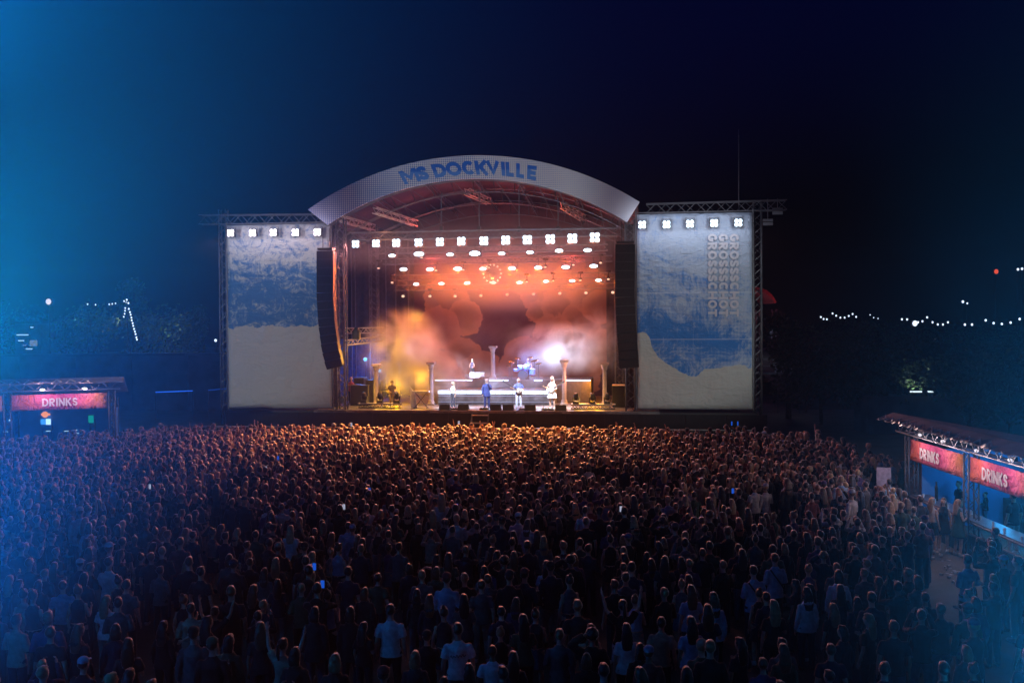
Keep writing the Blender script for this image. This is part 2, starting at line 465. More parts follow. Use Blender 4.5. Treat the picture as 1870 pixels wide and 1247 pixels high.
tree_at(1590, 592, 98, 'second dark tree from the left on the right bank', 8, 20)
tree_at(1655, 600, 96, 'third dark tree on the right bank, behind the floodlit shrub', 7, 21)
tree_at(1730, 598, 98, 'dark tree on the right bank under the middle of the bulb strings', 8, 22)
tree_at(1800, 602, 94, 'dark tree on the right bank below the red lamp', 8, 23)
tree_at(1862, 606, 92, 'dark tree on the right bank cut off by the picture edge', 8, 24)
# nearer dark trees on the right, behind the bar
tree_at(1500, 640, 66, 'dark tree just right of the stage tower', 6, 25, n=2600)
tree_at(1590, 650, 62, 'dark leafy tree left of the floodlit shrub', 6, 26, n=2600)
tree_at(1770, 640, 58, 'dark leafy tree right of the floodlit shrub', 6, 27, n=2600)
tree_at(1845, 650, 54, 'dark leafy tree behind the roof of the right drinks bar', 6, 28, n=2600)
# floodlit shrub with its light bar
pl = at(1686, 715, 60)
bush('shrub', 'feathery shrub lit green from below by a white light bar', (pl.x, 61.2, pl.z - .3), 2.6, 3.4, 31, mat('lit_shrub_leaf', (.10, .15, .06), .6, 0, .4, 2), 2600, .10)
ws = thing('retaining_wall', 'dark low block wall under the floodlit shrub', 'wall', (pl.x, 61.4, 0))
MB().box((0, 0, (pl.z - .3) / 2), (6.5, 2.6, pl.z - .3)).build('block', M_wall, ws)
lb = thing('light_bar', 'thin white light bar shining up into the shrub at the right', 'lamp', at(1686, 715, 60.0), R(-4))
MB().box((0, 0, 0), (1.55, .08, .08)).build('tube', emis('bar_glow', (.75, .92, 1), 1.3), lb)
MB().box((0, .07, -.06), (1.62, .05, .12)).build('housing', M_black, lb)
for dx in (-.5, .1, .6):
    lamp('SPOT', 'light_bar_beam', pl + Vector((dx, .1, .12)), 60, (.8, 1.0, .85), pl + Vector((dx, 1.3, 2.2)), 110, .2)

# strung bulbs
def string_lights(label, pxs, Y, r=.075, group='strings of bulbs across the site', em=None):
    P = [at(x, y, Y) for x, y in pxs]
    t = thing('string_lights', label, 'string lights', (P[0].x, Y, 0), 0, group)
    o = Vector((P[0].x, Y, 0)); mb = MB()
    mb.path([p - o + Vector((0, 0, .09)) for p in P], .012, 4).build('wire', M_black, t)
    bme = MB().ell((0, 0, 0), (r, r, r * 1.15), 8, 6).mesh('bulb', em or E_bulb, True)
    for p in P: link('bulb', bme, t, p - o)
    return t
string_lights('short run of three bulbs at the left end of the right bank', [(1499, 579), (1504, 582.5), (1510, 583)], 92)
string_lights('sagging bulb string of seven bulbs over the right bank', [(1520.5, 572.5), (1527, 576.5), (1534.6, 580), (1542.5, 580), (1550, 577), (1557, 573.4), (1563.5, 578.6)], 90)
string_lights('three faint small bulbs in the middle of the right bank', [(1589, 575), (1595.5, 580), (1603.5, 581.6)], 100, .05)
string_lights('bulb string sagging from beside the bright lantern on the right bank', [(1647, 583), (1656.5, 583.3), (1676.5, 588.4), (1684.5, 586.7), (1693, 579.5), (1703, 588.5), (1712.5, 592.5), (1722, 592.5), (1731, 588.5)], 84, .08)
string_lights('bulb string with bigger bulbs running to the right picture edge', [(1762, 592.8), (1775, 592.7), (1800, 584.8), (1814.5, 590), (1829.5, 591.5), (1845.5, 589), (1862, 582.5)], 78, .085)
string_lights('steep bulb string down the longer side of the tent shape on the left', [(231.5, 547.5), (234.5, 553.5), (235.3, 564), (237.3, 570), (238.6, 574.7), (240, 580), (240.6, 585), (242.3, 590), (243.2, 595), (244.8, 600.6), (246.4, 605.3), (247.6, 610), (249, 616), (250, 620)], 82, .07)
string_lights('short steep bulb string down the left side of the tent shape', [(226.6, 550), (231, 552), (228.7, 562.6), (228.3, 567.5), (227.6, 573), (226, 578.4)], 82.5, .06)
string_lights('nearly level run of five dim bulbs left of the tent shape', [(160, 555.6), (174.5, 556.5), (199.5, 555.7), (205, 555), (211, 554)], 83, .055)
# a pole for the bulb tent
pp = at(232, 546, 82.3)
MB().bar((0, 0, 0), (0, 0, pp.z), .06, 6).build('pole', M_black, None, loc=(pp.x, 82.3, 0))
tag(bpy.data.objects['pole'], 'thin pole that carries the tent of bulbs on the left', 'pole')

def single_lamp(label, px, py, Y, r, em, pole=True, cat='lamp', name='floodlight'):
    p = at(px, py, Y)
    t = thing(name, label, cat, (p.x, p.y, 0))
    MB().ell((0, -.05, p.z), (r, r * .5, r * 1.1), 10, 7).build('lens', em, t, True)
    MB().box((0, .12 + r * .3, p.z), (r * 2.1, .2, r * 2.1)).bar((0, .12, 0), (0, .12, p.z), .06, 6).build('pole', M_black, t)
    return t
single_lamp('round pale floodlight high on the left against the dark bank', 89, 551, 80, .22, emis('flood_pale', (.9, .8, .85), .9))
single_lamp('small white lamp just left of the left scrim tower', 394, 621.5, 84, .11, E_bulb)
single_lamp('red warning lamp high on the right', 1819, 496, 110, .24, emis('red_glow', (1, .10, .03), .8))
single_lamp('left one of two white lamps above the right bank', 1758, 551, 105, .13, E_bulb)
single_lamp('dimmer right one of two lamps above the right bank', 1766, 554, 105, .09, E_bulb)
single_lamp('left lamp of the pair at the upper right edge', 1858.5, 492, 100, .12, E_bulb)
single_lamp('right lamp of the pair at the upper right edge', 1866, 491, 100, .12, E_bulb)
single_lamp('square bright lantern among the bulbs of the right bank', 1670.5, 590.5, 86, .22, E_bulb, name='lantern')
single_lamp('small lamp at the end of the railing right of the stage', 1472.5, 653.5, 74, .1, E_bulb)

# lit huts far left
def hut(label, px0, py0, px1, py1, Y, wins):
    a = at(px0, py1, Y); b = at(px1, py0, Y); wd = b.x - a.x; hh = b.z
    t = thing('hut', label, 'hut', ((a.x + b.x) / 2, Y, 0))
    MB().box((0, 1.5, hh / 2), (wd, 3, hh)).build('wall', M_wall, t)
    MB().box((0, 1.5, hh + .1), (wd + .5, 3.5, .2)).build('roof', M_black, t)
    for (x0, y0, x1, y1, e) in wins:
        p = at(x0, y1, Y); q = at(x1, y0, Y); ox = (a.x + b.x) / 2
        cx, cz, sx, sz = (p.x + q.x) / 2 - ox, (p.z + q.z) / 2, q.x - p.x, max(.09, q.z - p.z)
        f = MB().box((cx, -.04, cz), (sx + .08, .06, sz + .08)).build('window', M_black, t)
        MB().box((cx, -.08, cz), (sx, .03, sz)).build('pane', e, f)
E_win = emis('cold_window', (.5, .8, 1.0), .8); E_win2 = emis('dim_window', (.5, .65, .75), .22)
hut('hut with thin lit slots at the far left edge', 28, 590, 74, 640, 86,
    [(31, 610.5, 53, 612.5, E_win), (34, 621, 45, 623, E_win), (56, 597, 62, 598.5, E_win), (48, 636, 60, 638, E_win), (55, 621, 69, 632, E_win2), (42, 629.5, 49, 631, E_win2)])
# blue neon line behind the bar
p0, p1 = at(284, 716, 72), at(352, 713.5, 72); p2, p3 = at(380, 712.5, 72), at(414, 709.5, 72)
t = thing('neon_tube', 'thin blue light line on the dark wall left of the stage', 'neon light', (p0.x, 72, 0))
o = Vector((p0.x, 72, 0)); mb = MB(); mb.bar(p0 - o, p1 - o, .035, 6); mb.build('tube', emis('neon_blue', (.02, .15, 1), .9), t)
for q_ in (p0, p1): MB().bar((q_ - o).xy.to_3d(), q_ - o, .03).build('post', M_black, t)
t = thing('neon_tube', 'faint shorter blue light line next to the left scrim', 'neon light', (p2.x, 72, 0))
o = Vector((p2.x, 72, 0)); MB().bar(p2 - o, p3 - o, .025, 6).build('tube', emis('neon_blue_dim', (.02, .15, 1), .35), t)
for q_ in (p2, p3): MB().bar((q_ - o).xy.to_3d(), q_ - o, .03).build('post', M_black, t)

# small red arched stage far right of the main stage
def small_stage():
    Y = 92; c = at(1372, 600, Y); a = at(1380, 522, Y); b = at(1418, 545, Y)
    t = thing('small_stage', 'distant small stage with a red lit arched roof beyond the right scrim', 'stage', (c.x, Y, 0))
    Rr = b.x - c.x; zt = a.z; zb = b.z; mb = MB(); n = 12; vs = []
    for v in (0, 6):
        for k in range(n + 1):
            tt = PI * k / n * .8 + PI * .1
            for q in (1.0, .9): vs.append((-math.cos(tt) * Rr * 1.05 * (q * .5 + .5), v, zb - 1 + (zt - zb + 1) * math.sin(tt) * (1 if q == 1 else .82)))
    fs = []
    m2 = (n + 1) * 2
    for k in range(n):
        i = k * 2; fs += [(i, i + 2, i + 3, i + 1), (m2 + i, m2 + i + 1, m2 + i + 3, m2 + i + 2), (i, m2 + i, m2 + i + 2, i + 2), (i + 1, i + 3, m2 + i + 3, m2 + i + 1)]
    mb.add(vs, fs).build('roof', mat('red_roof', (.5, .08, .07), .6), t)
    mb = MB()
    for x in (-Rr * .95, -Rr * .3, Rr * .3, Rr * .95): mb.truss((x, .4, 0), (x, .4, zb - 1), .4, .04, .02)
    mb.build('truss', M_steel, t)
    MB().box((0, 3, .6), (Rr * 2.2, 6.5, 1.2)).build('deck', M_black, t)
    lamp('POINT', 'small_stage_wash', (c.x + 1.8, Y - 2.0, zb - 1.5), 45, (1, .18, .25), size=.3)
    lamp('POINT', 'small_stage_lamp', (c.x + 2, Y + 1.5, zb - 3.2), 50, (.6, .6, 1), size=.3)
small_stage()
# railing and platform to the right of stage
t = thing('scaffold_platform', 'dim scaffold platform with a railing right of the stage', 'scaffold', (at(1440, 690, 74).x, 74, 0))
mb = MB(); zz = at(1440, 655, 74).z; hx = 2.4
for x in (-hx, -hx / 3, hx / 3, hx): mb.bar((x, 0, 0), (x, 0, zz), .04)
for z in (zz, zz - .5): mb.bar((-hx, 0, z), (hx, 0, z - .25), .03)
mb.build('railing', M_steel, t)
MB().box((0, .8, zz - 1.1), (2 * hx, 1.8, .12)).build('deck', M_wall, t)
for i, (x, h) in enumerate(((1424, 684), (1436, 683), (1450, 684))):
    p = at(x, h, 73.5)
    MB().box((p.x - t.location.x, .4, zz - 1.04 + .35), (.22, .2, .7)).build('panel', mat('pale_panel_%d' % i, (.4, .42, .45)), t)
lamp('POINT', 'platform_lamp', at(1436, 668, 72), 14, (.6, .75, 1), size=.1)

# faint point lights added to light the left trees
for (x, y, Y, p, c) in ((168, 545, 82.0, 160, (.3, 1, .8)), (305, 605, 84, 150, (.8, .95, .8)), (243, 486, 90.5, 90, (.5, .95, 1)), (352, 549, 92.5, 50, (.8, 1, .9)), (140, 590, 86, 60, (.3, .9, 1)), (215, 590, 86, 60, (.8, .8, .6))):
    q = at(x, y, Y - 1.6); lamp('POINT', 'tree_fill', q, p * .3, c, size=.15)

# litter trodden into the open patch by the bar
lr = random.Random(3); mb = MB()
for _ in range(60):
    x = 12.2 + lr.gauss(0, .7); y = 28 + lr.gauss(0, 2.2); a = lr.random() * 6
    if lr.random() < .5: mb.bar((x, y, .04), (x + .1 * math.cos(a), y + .1 * math.sin(a), .04), .03, 7, .038)
    else: mb.box((x, y, .008), (lr.uniform(.05, .16), lr.uniform(.04, .1), .006), a)
tag(mb.build('litter', mat('litter_paper', (.35, .34, .33), .7, 0, .4, 9)), 'scattered crushed cups and paper on the open ground by the right bar', kind='stuff')

# ================================================================== MAIN STAGE
stage = sthing('concert_stage', 'big arched open air stage with glowing orange interior', 'stage', 0, 0, 0)
def sb(mb, name, m, parent=stage, smooth=False): return mb.build(name, m, parent, smooth)

UL, ZT = SP(411, 400, 0); UR, _ = SP(1381, 400, 0)
OL = SP(633, 700, 0)[0]; OR = SP(1141, 700, 0)[0]          # opening
# deck and black fascia in panels
sb(MB().box((0, 7.2, DECK - .06), (OR - OL + 4, 14.2, .12)), 'deck', M_deck)
edge = mat('deck_edge_trim', (.35, .33, .3), .5, .3)
sb(MB().box(((OL + OR) / 2, .06, DECK + .015), (OR - OL + .6, .06, .05)), 'edge_trim', edge)
nP = 14; x0, x1 = UL - .1, UR + .6; pw = (x1 - x0) / nP
pm = MB().box((0, 0, DECK / 2 - .06), (pw - .03, .05, DECK - .12)).mesh('fascia_panel', M_cloth_black)
for i in range(nP): link('fascia_panel', pm, stage, (x0 + pw * (i + .5), .0, 0))
sb(MB().box(((x0 + x1) / 2, .2, DECK / 2 - .06), (x1 - x0, .1, DECK - .14)), 'fascia_frame', M_black)
for sx in (SP(715, 760)[0], SP(640, 760)[0], SP(793, 760)[0], SP(1035, 752)[0], SP(950, 752)[0], SP(1115, 752)[0]):
    sb(MB().box((sx, -.05, DECK - .06), (.5, .05, .05)), 'edge_clip', edge)
# side wings behind scrims (dark)
for a, b in ((UL - .1, OL), (OR, UR + .1)):
    sb(MB().box(((a + b) / 2, 2, DECK - .1), (b - a, 3.6, .1)), 'wing_deck', M_black)

# arch: outer and inner edges by circles through three measured points
def circ(p, q, r):
    ax, ay = p; bx, by = q; cx, cy_ = r
    d = 2 * (ax * (by - cy_) + bx * (cy_ - ay) + cx * (ay - by))
    ux = ((ax * ax + ay * ay) * (by - cy_) + (bx * bx + by * by) * (cy_ - ay) + (cx * cx + cy_ * cy_) * (ay - by)) / d
    uy = ((ax * ax + ay * ay) * (cx - bx) + (bx * bx + by * by) * (ax - cx) + (cx * cx + cy_ * cy_) * (bx - ax)) / d
    return ux, uy, math.hypot(ax - ux, ay - uy)
VA = -.25
oA, oB, oC = SP(562, 383, VA), SP(860, 284, VA), SP(1168, 369, VA)
iA, iB, iC = SP(598, 411, VA), SP(865, 327, VA), SP(1145, 406, VA)
cO = circ(oA, oB, oC); cI = circ(iA, iB, iC)
def arc(c, A, Cc, s):
    a0 = math.atan2(A[1] - c[1], A[0] - c[0]); a1 = math.atan2(Cc[1] - c[1], Cc[0] - c[0]); a = a0 + (a1 - a0) * s
    return c[0] + c[2] * math.cos(a), c[1] + c[2] * math.sin(a)
def AP(s, h, v=VA):
    o = arc(cO, oA, oC, s); i = arc(cI, iA, iC, s)
    return Vector((i[0] + (o[0] - i[0]) * h, v, i[1] + (o[1] - i[1]) * h))
nA = 56
def arch_material():
    m, N, b = new_mat('arch_banner_print')
    uv = N.n('ShaderNodeUVMap').outputs[0]; X, Y, Z = N.sep(uv)
    # halftone dots of blue, denser to the left, fading to plain at the right end
    co = N.coord('Object'); x, y, z = N.sep(co)
    k = 2 * PI / .17
    a = N.math('ADD', x, z); c = N.math('SUBTRACT', x, z)
    ht = N.math('MULTIPLY', N.math('SINE', N.math('MULTIPLY', a, k * .7)), N.math('SINE', N.math('MULTIPLY', c, k * .7)))
    big = N.noise(co, .35, 3)
    cov = N.math('ADD', N.math('MULTIPLY', N.ramp(X, 1.0, .05), .85), N.math('MULTIPLY', N.math('SUBTRACT', big, .5), 1.3))
    mask = N.ramp(N.math('ADD', ht, cov), .42, .85)
    col = N.mix(N.math('MULTIPLY', mask, .8), (.62, .62, .66), (.04, .13, .42))
    N.put(b.inputs['Base Color'], col); b.inputs['Roughness'].default_value = .8
    return m
mb = MB(); vs = []; fs = []
for i in range(nA + 1):
    s = i / nA
    for v in (VA, VA + .06):
        for h in (0, .5, 1): vs.append(AP(s, h, v))
for i in range(nA):
    a = i * 6; b_ = a + 6
    fs += [(a, b_, b_ + 1, a + 1), (a + 1, b_ + 1, b_ + 2, a + 2), (a + 3, a + 4, b_ + 4, b_ + 3), (a + 4, a + 5, b_ + 5, b_ + 4), (a, a + 3, b_ + 3, b_), (a + 2, b_ + 2, b_ + 5, a + 5)]
fs += [(0, 1, 4, 3), (1, 2, 5, 4)]; e = nA * 6; fs += [(e, e + 3, e + 4, e + 1), (e + 1, e + 4, e + 5, e + 2)]
banner = sthing('arch_banner', 'pale halftone banner following the arched roof edge, with big blue capital lettering', 'banner', 0, 0, 0)
me = mb.add(vs, fs).mesh('fabric', arch_material())
uvl = me.uv_layers.new(name='UVMap'); 
for p in me.polygons:
    for li in p.loop_indices:
        vi = me.loops[li].vertex_index; uvl.data[li].uv = ((vi // 6) / nA, (vi % 3) / 2)
link('fabric', me, banner)
# lettering bent along the arch, each letter a part
M_let, N, b_ = new_mat('banner_blue_ink')
_x, _y, _z = N.sep(N.coord('Object')); zs0 = SP(860, 311, VA)[1]
N.put(b_.inputs['Base Color'], N.mix(N.ramp(N.math('ADD', _z, N.math('MULTIPLY', N.noise(N.coord('Object'), 5, 3), .12)), zs0 - .02, zs0 + .1), (.07, .22, .62), (.01, .12, .55))); b_.inputs['Roughness'].default_value = .8
M_let2 = mat('banner_pale_blue_ink', (.07, .20, .50), .8, 0, .3, 2)
letters = [('M', 755, 775), ('S', 771, 0), ('D', 806, 0), ('O', 830, 0), ('C', 856, 0), ('K', 882, 0), ('V', 906, 0), ('I', 922, 0), ('L', 935, 0), ('L', 952, 0), ('E', 973, 0)]
def s_of_px(px):
    lo, hi = 0.0, 1.0
    for _ in range(30):
        mid = (lo + hi) / 2
        if proj(W(*AP(mid, .45)))[0] < px: lo = mid
        else: hi = mid
    return lo
def letter_widths(): pass
cent = {'M': 749, 'S': 771}
cx_list = [749, 772, 803, 829, 856, 880, 900.5, 919, 931, 950, 971]
wd_px = [30, 19, 24, 28, 24, 24, 25, 7, 15, 15, 17]
for ch, px, wpx in zip('MSDOCKVILLE', cx_list, wd_px):
    sL, sR = s_of_px(px - wpx / 2), s_of_px(px + wpx / 2)
    hL = .60; A0, A1 = AP(sL, .17), AP(sL, .17 + hL); hm = (A1 - A0).length; wm = (AP(sR, .45) - AP(sL, .45)).length
    def pl_(x, y, o, sL=sL, sR=sR, wm=wm, hm=hm): return AP(sL + (sR - sL) * x / wm, .17 + hL * y / hm, VA - .02 - o)
    link('letter', letter_mesh(ch, wm, hm, hm * .27 if ch != 'M' else hm * .24, pl_, M_let), banner)

# roof vault behind the arch
def vault():
    mb = MB(); n = 40; vs = []; D = 13.0
    for v in (VA + .12, D):
        drop = 0 if v < 1 else .9
        for i in range(n + 1):
            p = AP(i / n, .86, v); q = AP(i / n, .93, v); vs += [(p.x, v, p.z - drop), (q.x, v, q.z - drop)]
    m2 = 2 * (n + 1); fs = []
    for i in range(n):
        a = 2 * i; fs += [(a, a + 2, m2 + a + 2, m2 + a), (a + 1, m2 + a + 1, m2 + a + 3, a + 3)]
        fs += [(a, a + 1, a + 3, a + 2), (m2 + a, m2 + a + 2, m2 + a + 3, m2 + a + 1)]
    mb.add(vs, fs); return mb
sb(vault(), 'roof', M_roof, stage, True)
def gable():
    mb = MB(); n = 30; vs = []
    zb = 7.0
    for v in (12.95, 13.05):
        for i in range(n + 1): p = AP(i / n, .84, v); vs += [(p.x, v, p.z - .9), (p.x, v, zb)]
    m2 = 2 * (n + 1); fs = []
    for i in range(n): a = 2 * i; fs += [(a, a + 1, a + 3, a + 2), (m2 + a, m2 + a + 2, m2 + a + 3, m2 + a + 1)]
    return mb.add(vs, fs)
sb(gable(), 'back_wall', M_roof)
# curved rib trusses under the roof
ribs = [(.35, .18), (3.8, .3), (7.6, .3), (11.6, .3)]
for v, hgt in ribs:
    chords = MB(); n = 30; dz = v / 13 * .9
    top = [AP(i / n, .72, v) - Vector((0, 0, dz)) for i in range(n + 1)]; lo = [AP(i / n, .12, v) - Vector((0, 0, dz + .12)) for i in range(n + 1)]
    for P in (top, lo):
        for o in (-.15, .15): chords.path([p + Vector((0, o, 0)) for p in P], .022, 4)
    br = MB()
    for i in range(0, n, 2):
        for o in (-.15, .15): br.bar(top[i] + Vector((0, o, 0)), lo[i + 1] + Vector((0, o, 0)), .016, 3); br.bar(lo[i] + Vector((0, o, 0)), top[i] + Vector((0, o, 0)), .016, 3)
    ro = sb(chords, 'roof_rib', M_steel); br.build('bracing', M_steel, ro)
for s in (.17, .33, .48, .62, .80):
    a = AP(s, .45, .3); b = AP(s, .45, 12.5) - Vector((0, 0, .9))
    pu = sb(MB().bar(a + Vector((0, 0, .18)), b + Vector((0, 0, .18)), .04).bar(a - Vector((0, 0, .12)), b - Vector((0, 0, .12)), .04), 'purlin', M_steel)
    MB().truss(a, b, .28, .02, .010, 1.2, chords=False).build('bracing', M_steel, pu)

# towers
def tower(u, v, zt, w=.5, name='tower'):
    c = MB().bar((0, 0, 0), (0, 0, zt), .045, 6).mesh('chord', M_steel, True)
    br = sb(MB(), name, M_steel) if False else None
    t = MB().truss((u, v, 0), (u, v, zt), w, .03, .02, w * .9, up=Vector((0, 1, 0)), chords=False).build(name, M_steel, stage)
    for sx in (-1, 1):
        for sy in (-1, 1): link('chord', c, t, (u + sx * w / 2, v + sy * w / 2, 0))
    return t
def tw(px, v, pxtop, w=.5): 
    u, z = SP(px, pxtop, v); return tower(u, v, z, w)
tw(622, .8, 400); tw(1150, .8, 402)
tw(408, .9, 383, .42); tw(1383, .9, 366, .42)
tw(682, 8.5, 412, .5); tw(604, 4, 402, .45)
tw(1130, 8.5, 410, .5)
tw(594, 1.6, 672, .5)

# top trusses over the scrims
def htruss(name, label, a, b, w=.5, group='trusses above the stage sides', brace=.02):
    M_steel = M_steel_lit if name in ('truss_piece', 'gantry_truss') else MATS['truss_aluminium']
    mid = (Vector(a) + Vector(b)) / 2
    t = sthing(name, label, 'truss', mid.x, mid.y, mid.z, group)
    a_, b_ = Vector(a) - mid, Vector(b) - mid
    d = (b_ - a_).normalized(); h = Vector((0, 0, 1)) if abs(d.z) < .9 else Vector((0, 1, 0)); x = d.cross(h).normalized(); y = x.cross(d)
    for sx, sy in ((-1, -1), (1, -1), (1, 1), (-1, 1)):
        o = (x * sx + y * sy) * w / 2; MB().bar(a_ + o, b_ + o, .035, 6).build('chord', M_steel, t)
    MB().truss(a_, b_, w, .03, brace, w, chords=False).build('bracing', M_steel, t)
    return t
a = SP(366, 402, .8); b = SP(600, 400, .8); htruss('roof_truss', 'long truss above the left scrim, running on past its tower', (a[0], .8, a[1]), (b[0], .8, b[1]), .55)
a = SP(1180, 382, .8); b = SP(1436, 375, .8); htruss('roof_truss', 'long truss above the right scrim, running on past its tower', (a[0], .8, a[1]), (b[0], .8, b[1]), .55)

# scrims
def scrim_mat(side):
    m, N, b = new_mat('scrim_print_' + side)
    g = N.coord('Generated'); gx, gy, gz_ = N.sep(g)
    co = N.coord('Object'); ox, oy, oz = N.sep(co)
    k = 2 * PI / .11
    a = N.math('ADD', ox, oz); c = N.math('SUBTRACT', ox, oz)
    ht = N.math('MULTIPLY', N.math('MULTIPLY', N.math('SINE', N.math('MULTIPLY', a, k * .7)), N.math('SINE', N.math('MULTIPLY', c, k * .7))), .5)
    paper = (.40, .44, .47); cream = (.46, .445, .40)
    if side == 'left':
        # jagged cloud edge
        n1 = N.noise(N.comb(ox, 0, 0), .55, 2); n2 = N.noise(N.comb(ox, 0, 5), 2.3, 4, .65)
        edge_ = N.math('ADD', N.math('ADD', .445, N.math('MULTIPLY', N.math('SUBTRACT', n1, .5), .10)), N.math('MULTIPLY', N.math('SUBTRACT', n2, .5), .07))
        above = N.ramp(N.math('SUBTRACT', gz_, edge_), -.0005, .003)
        sw = N.noise(N.comb(ox, 0, oz), 1.1, 8, .80, 2.2)
        wv = N.noise(N.comb(N.math('MULTIPLY', ox, .6), 3, N.math('MULTIPLY', oz, 1.6)), 1.0, 5, .7, 1.0)
        dens = N.math('SUBTRACT', N.math('ADD', .08, N.ramp(gz_, .90, .62)), N.math('MULTIPLY', N.ramp(gz_, .66, .50), .12))
        cov = N.math('ADD', dens, N.math('MULTIPLY', N.math('SUBTRACT', N.math('ADD', N.math('MULTIPLY', sw, .65), N.math('MULTIPLY', wv, .35)), .5), 8.0))
        blue = N.math('MULTIPLY', N.ramp(N.math('ADD', cov, ht), .35, .65), above); blue = N.math('MULTIPLY', blue, .9)
        bottom = N.mix(N.ramp(N.math('ADD', N.math('MULTIPLY', N.noise(N.comb(ox, 0, N.math('MULTIPLY', oz, .35)), .8, 4), 1.3), ht), .55, 1.0), cream, (.40, .41, .44))
        col = N.mix(N.ramp(gz_, .30, .0), bottom, cream)
        col = N.mix(above, col, paper)
        col = N.mix(blue, col, (.0, .115, .34))
    else:
        fc = N.n('ShaderNodeFloatCurve'); cv = fc.mapping.curves[0]
        pts = [(0, .385), (.06, .388), (.10, .375), (.13, .315), (.20, .255), (.30, .215), (.42, .175), (.50, .163), (.58, .195), (.68, .205), (.80, .215), (.92, .222), (1, .21)]
        for i, (x_, y_) in enumerate(pts):
            if i == 0: cv.points[0].location = (x_, y_)
            elif i == len(pts) - 1: cv.points[1].location = (x_, y_)
            else: cv.points.new(x_, y_)
        fc.mapping.update(); N.put(fc.inputs[1], gx)
        n2 = N.noise(N.comb(ox, 0, 5), 2.6, 4, .6)
        edge_ = N.math('ADD', fc.outputs[0], N.math('MULTIPLY', N.math('SUBTRACT', n2, .5), .030))
        above = N.ramp(N.math('SUBTRACT', gz_, edge_), -.0005, .003)
        sw = N.noise(N.comb(ox, 0, oz), .7, 8, .78, 1.8)
        def band(c0, wdt, sl=0.0):
            zz_ = N.math('ADD', gz_, N.math('MULTIPLY', N.math('SUBTRACT', gx, .5), sl))
            return N.math('POWER', 2.718, N.math('MULTIPLY', N.math('POWER', N.math('DIVIDE', N.math('SUBTRACT', zz_, c0), wdt), 2.0), -1.0))
        dens = N.math('ADD', N.math('ADD', N.math('MULTIPLY', band(.66, .045, .12), .45), N.math('MULTIPLY', band(.365, .05, .12), .5)), N.math('ADD', N.math('MULTIPLY', N.ramp(gz_, .75, .36), .78), -.06))
        # paler towards the right hand side
        dens = N.math('SUBTRACT', dens, N.math('MULTIPLY', N.ramp(gx, .55, 1.0), .42))
        cov = N.math('ADD', dens, N.math('MULTIPLY', N.math('SUBTRACT', sw, .5), 4.2))
        blue = N.math('MULTIPLY', N.ramp(N.math('ADD', cov, ht), .12, .85), above)
        col = N.mix(above, cream, (.36, .42, .52))
        col = N.mix(N.math('MULTIPLY', blue, .93), col, (.0, .14, .44))
        seam = N.math('ADD', band(.595, .0022), band(.355, .0022))
        vs_ = N.math('POWER', 2.718, N.math('MULTIPLY', N.math('POWER', N.math('DIVIDE', N.math('SUBTRACT', gx, .49), .003), 2.0), -1.0))
        col = N.mix(N.math('MULTIPLY', N.math('ADD', seam, N.math('MULTIPLY', vs_, .3), clamp=True), .55), col, (.55, .58, .66))
    N.put(b.inputs['Base Color'], col); b.inputs['Roughness'].default_value = .85
    bp = N.n('ShaderNodeBump'); bp.inputs['Strength'].default_value = .6; bp.inputs['Distance'].default_value = .3
    N.put(bp.inputs['Height'], N.math('ADD', N.noise(N.comb(ox, 0, N.math('MULTIPLY', oz, .4)), .9, 3), N.math('MULTIPLY', N.noise(N.comb(N.math('MULTIPLY', ox, .5), 9, oz), 2.6, 4, .6, .8), .6))); N.put(b.inputs['Normal'], bp.outputs[0])
    return m
def scrim(side, px0, px1, py0, py1, v, label):
    u0, z1 = SP(px0, py0, v); u1, z0 = SP(px1, py1, v); wd, hh = u1 - u0, z1 - z0
    t = sthing('scrim_banner', label, 'banner', (u0 + u1) / 2, v, z0)
    mb = MB(); nx, nz = 30, 44; vs = []
    for back in (0, 1):
        for j in range(nz + 1):
            for i in range(nx + 1):
                x = -wd / 2 + wd * i / nx; z = hh * j / nz
                ww = .09 * mnoise.noise(Vector((x * .5, 0, z * .35 + (7 if side == 'left' else 0)))) + .035 * mnoise.noise(Vector((x * 2.0, 4, z * .8))) + .02 * mnoise.noise(Vector((x * .7, 2, z * 3.0)))
                vs.append((x, ww + back * .02, z))
    q = (nx + 1) * (nz + 1); fs = []
    for j in range(nz):
        for i in range(nx):
            a = j * (nx + 1) + i; fs += [(a, a + 1, a + nx + 2, a + nx + 1), (q + a, q + a + nx + 1, q + a + nx + 2, q + a + 1)]
    for i in range(nx): a = i; fs.append((a, q + a, q + a + 1, a + 1)); a = nz * (nx + 1) + i; fs.append((a, a + 1, q + a + 1, q + a))
    for j in range(nz): a = j * (nx + 1); fs.append((a, a + nx + 1, q + a + nx + 1, q + a)); a += nx; fs.append((a, q + a, q + a + nx + 1, a + nx + 1))
    mb.add(vs, fs).build('fabric', scrim_mat(side), t, True)
    for x in (-wd / 2 - .06, wd / 2 + .06): MB().bar((x, .05, -.1), (x, .05, hh + .2), .045, 6).build('frame_post', M_steel, t)
    for z in (-.04, hh + .1): MB().bar((-wd / 2, .08, z), (wd / 2, .08, z), .04, 6).build('frame_rail', M_steel, t)
    return t, u0, u1, z0, z1
scrimL = scrim('left', 415, 606, 412, 744, .45, 'left scrim with mottled blue sky over a pale jagged cloud edge')
scrimR = scrim('right', 1163, 1374, 392, 746, .45, 'right scrim with a blue cloud shape, cream base and vertical pale lettering')
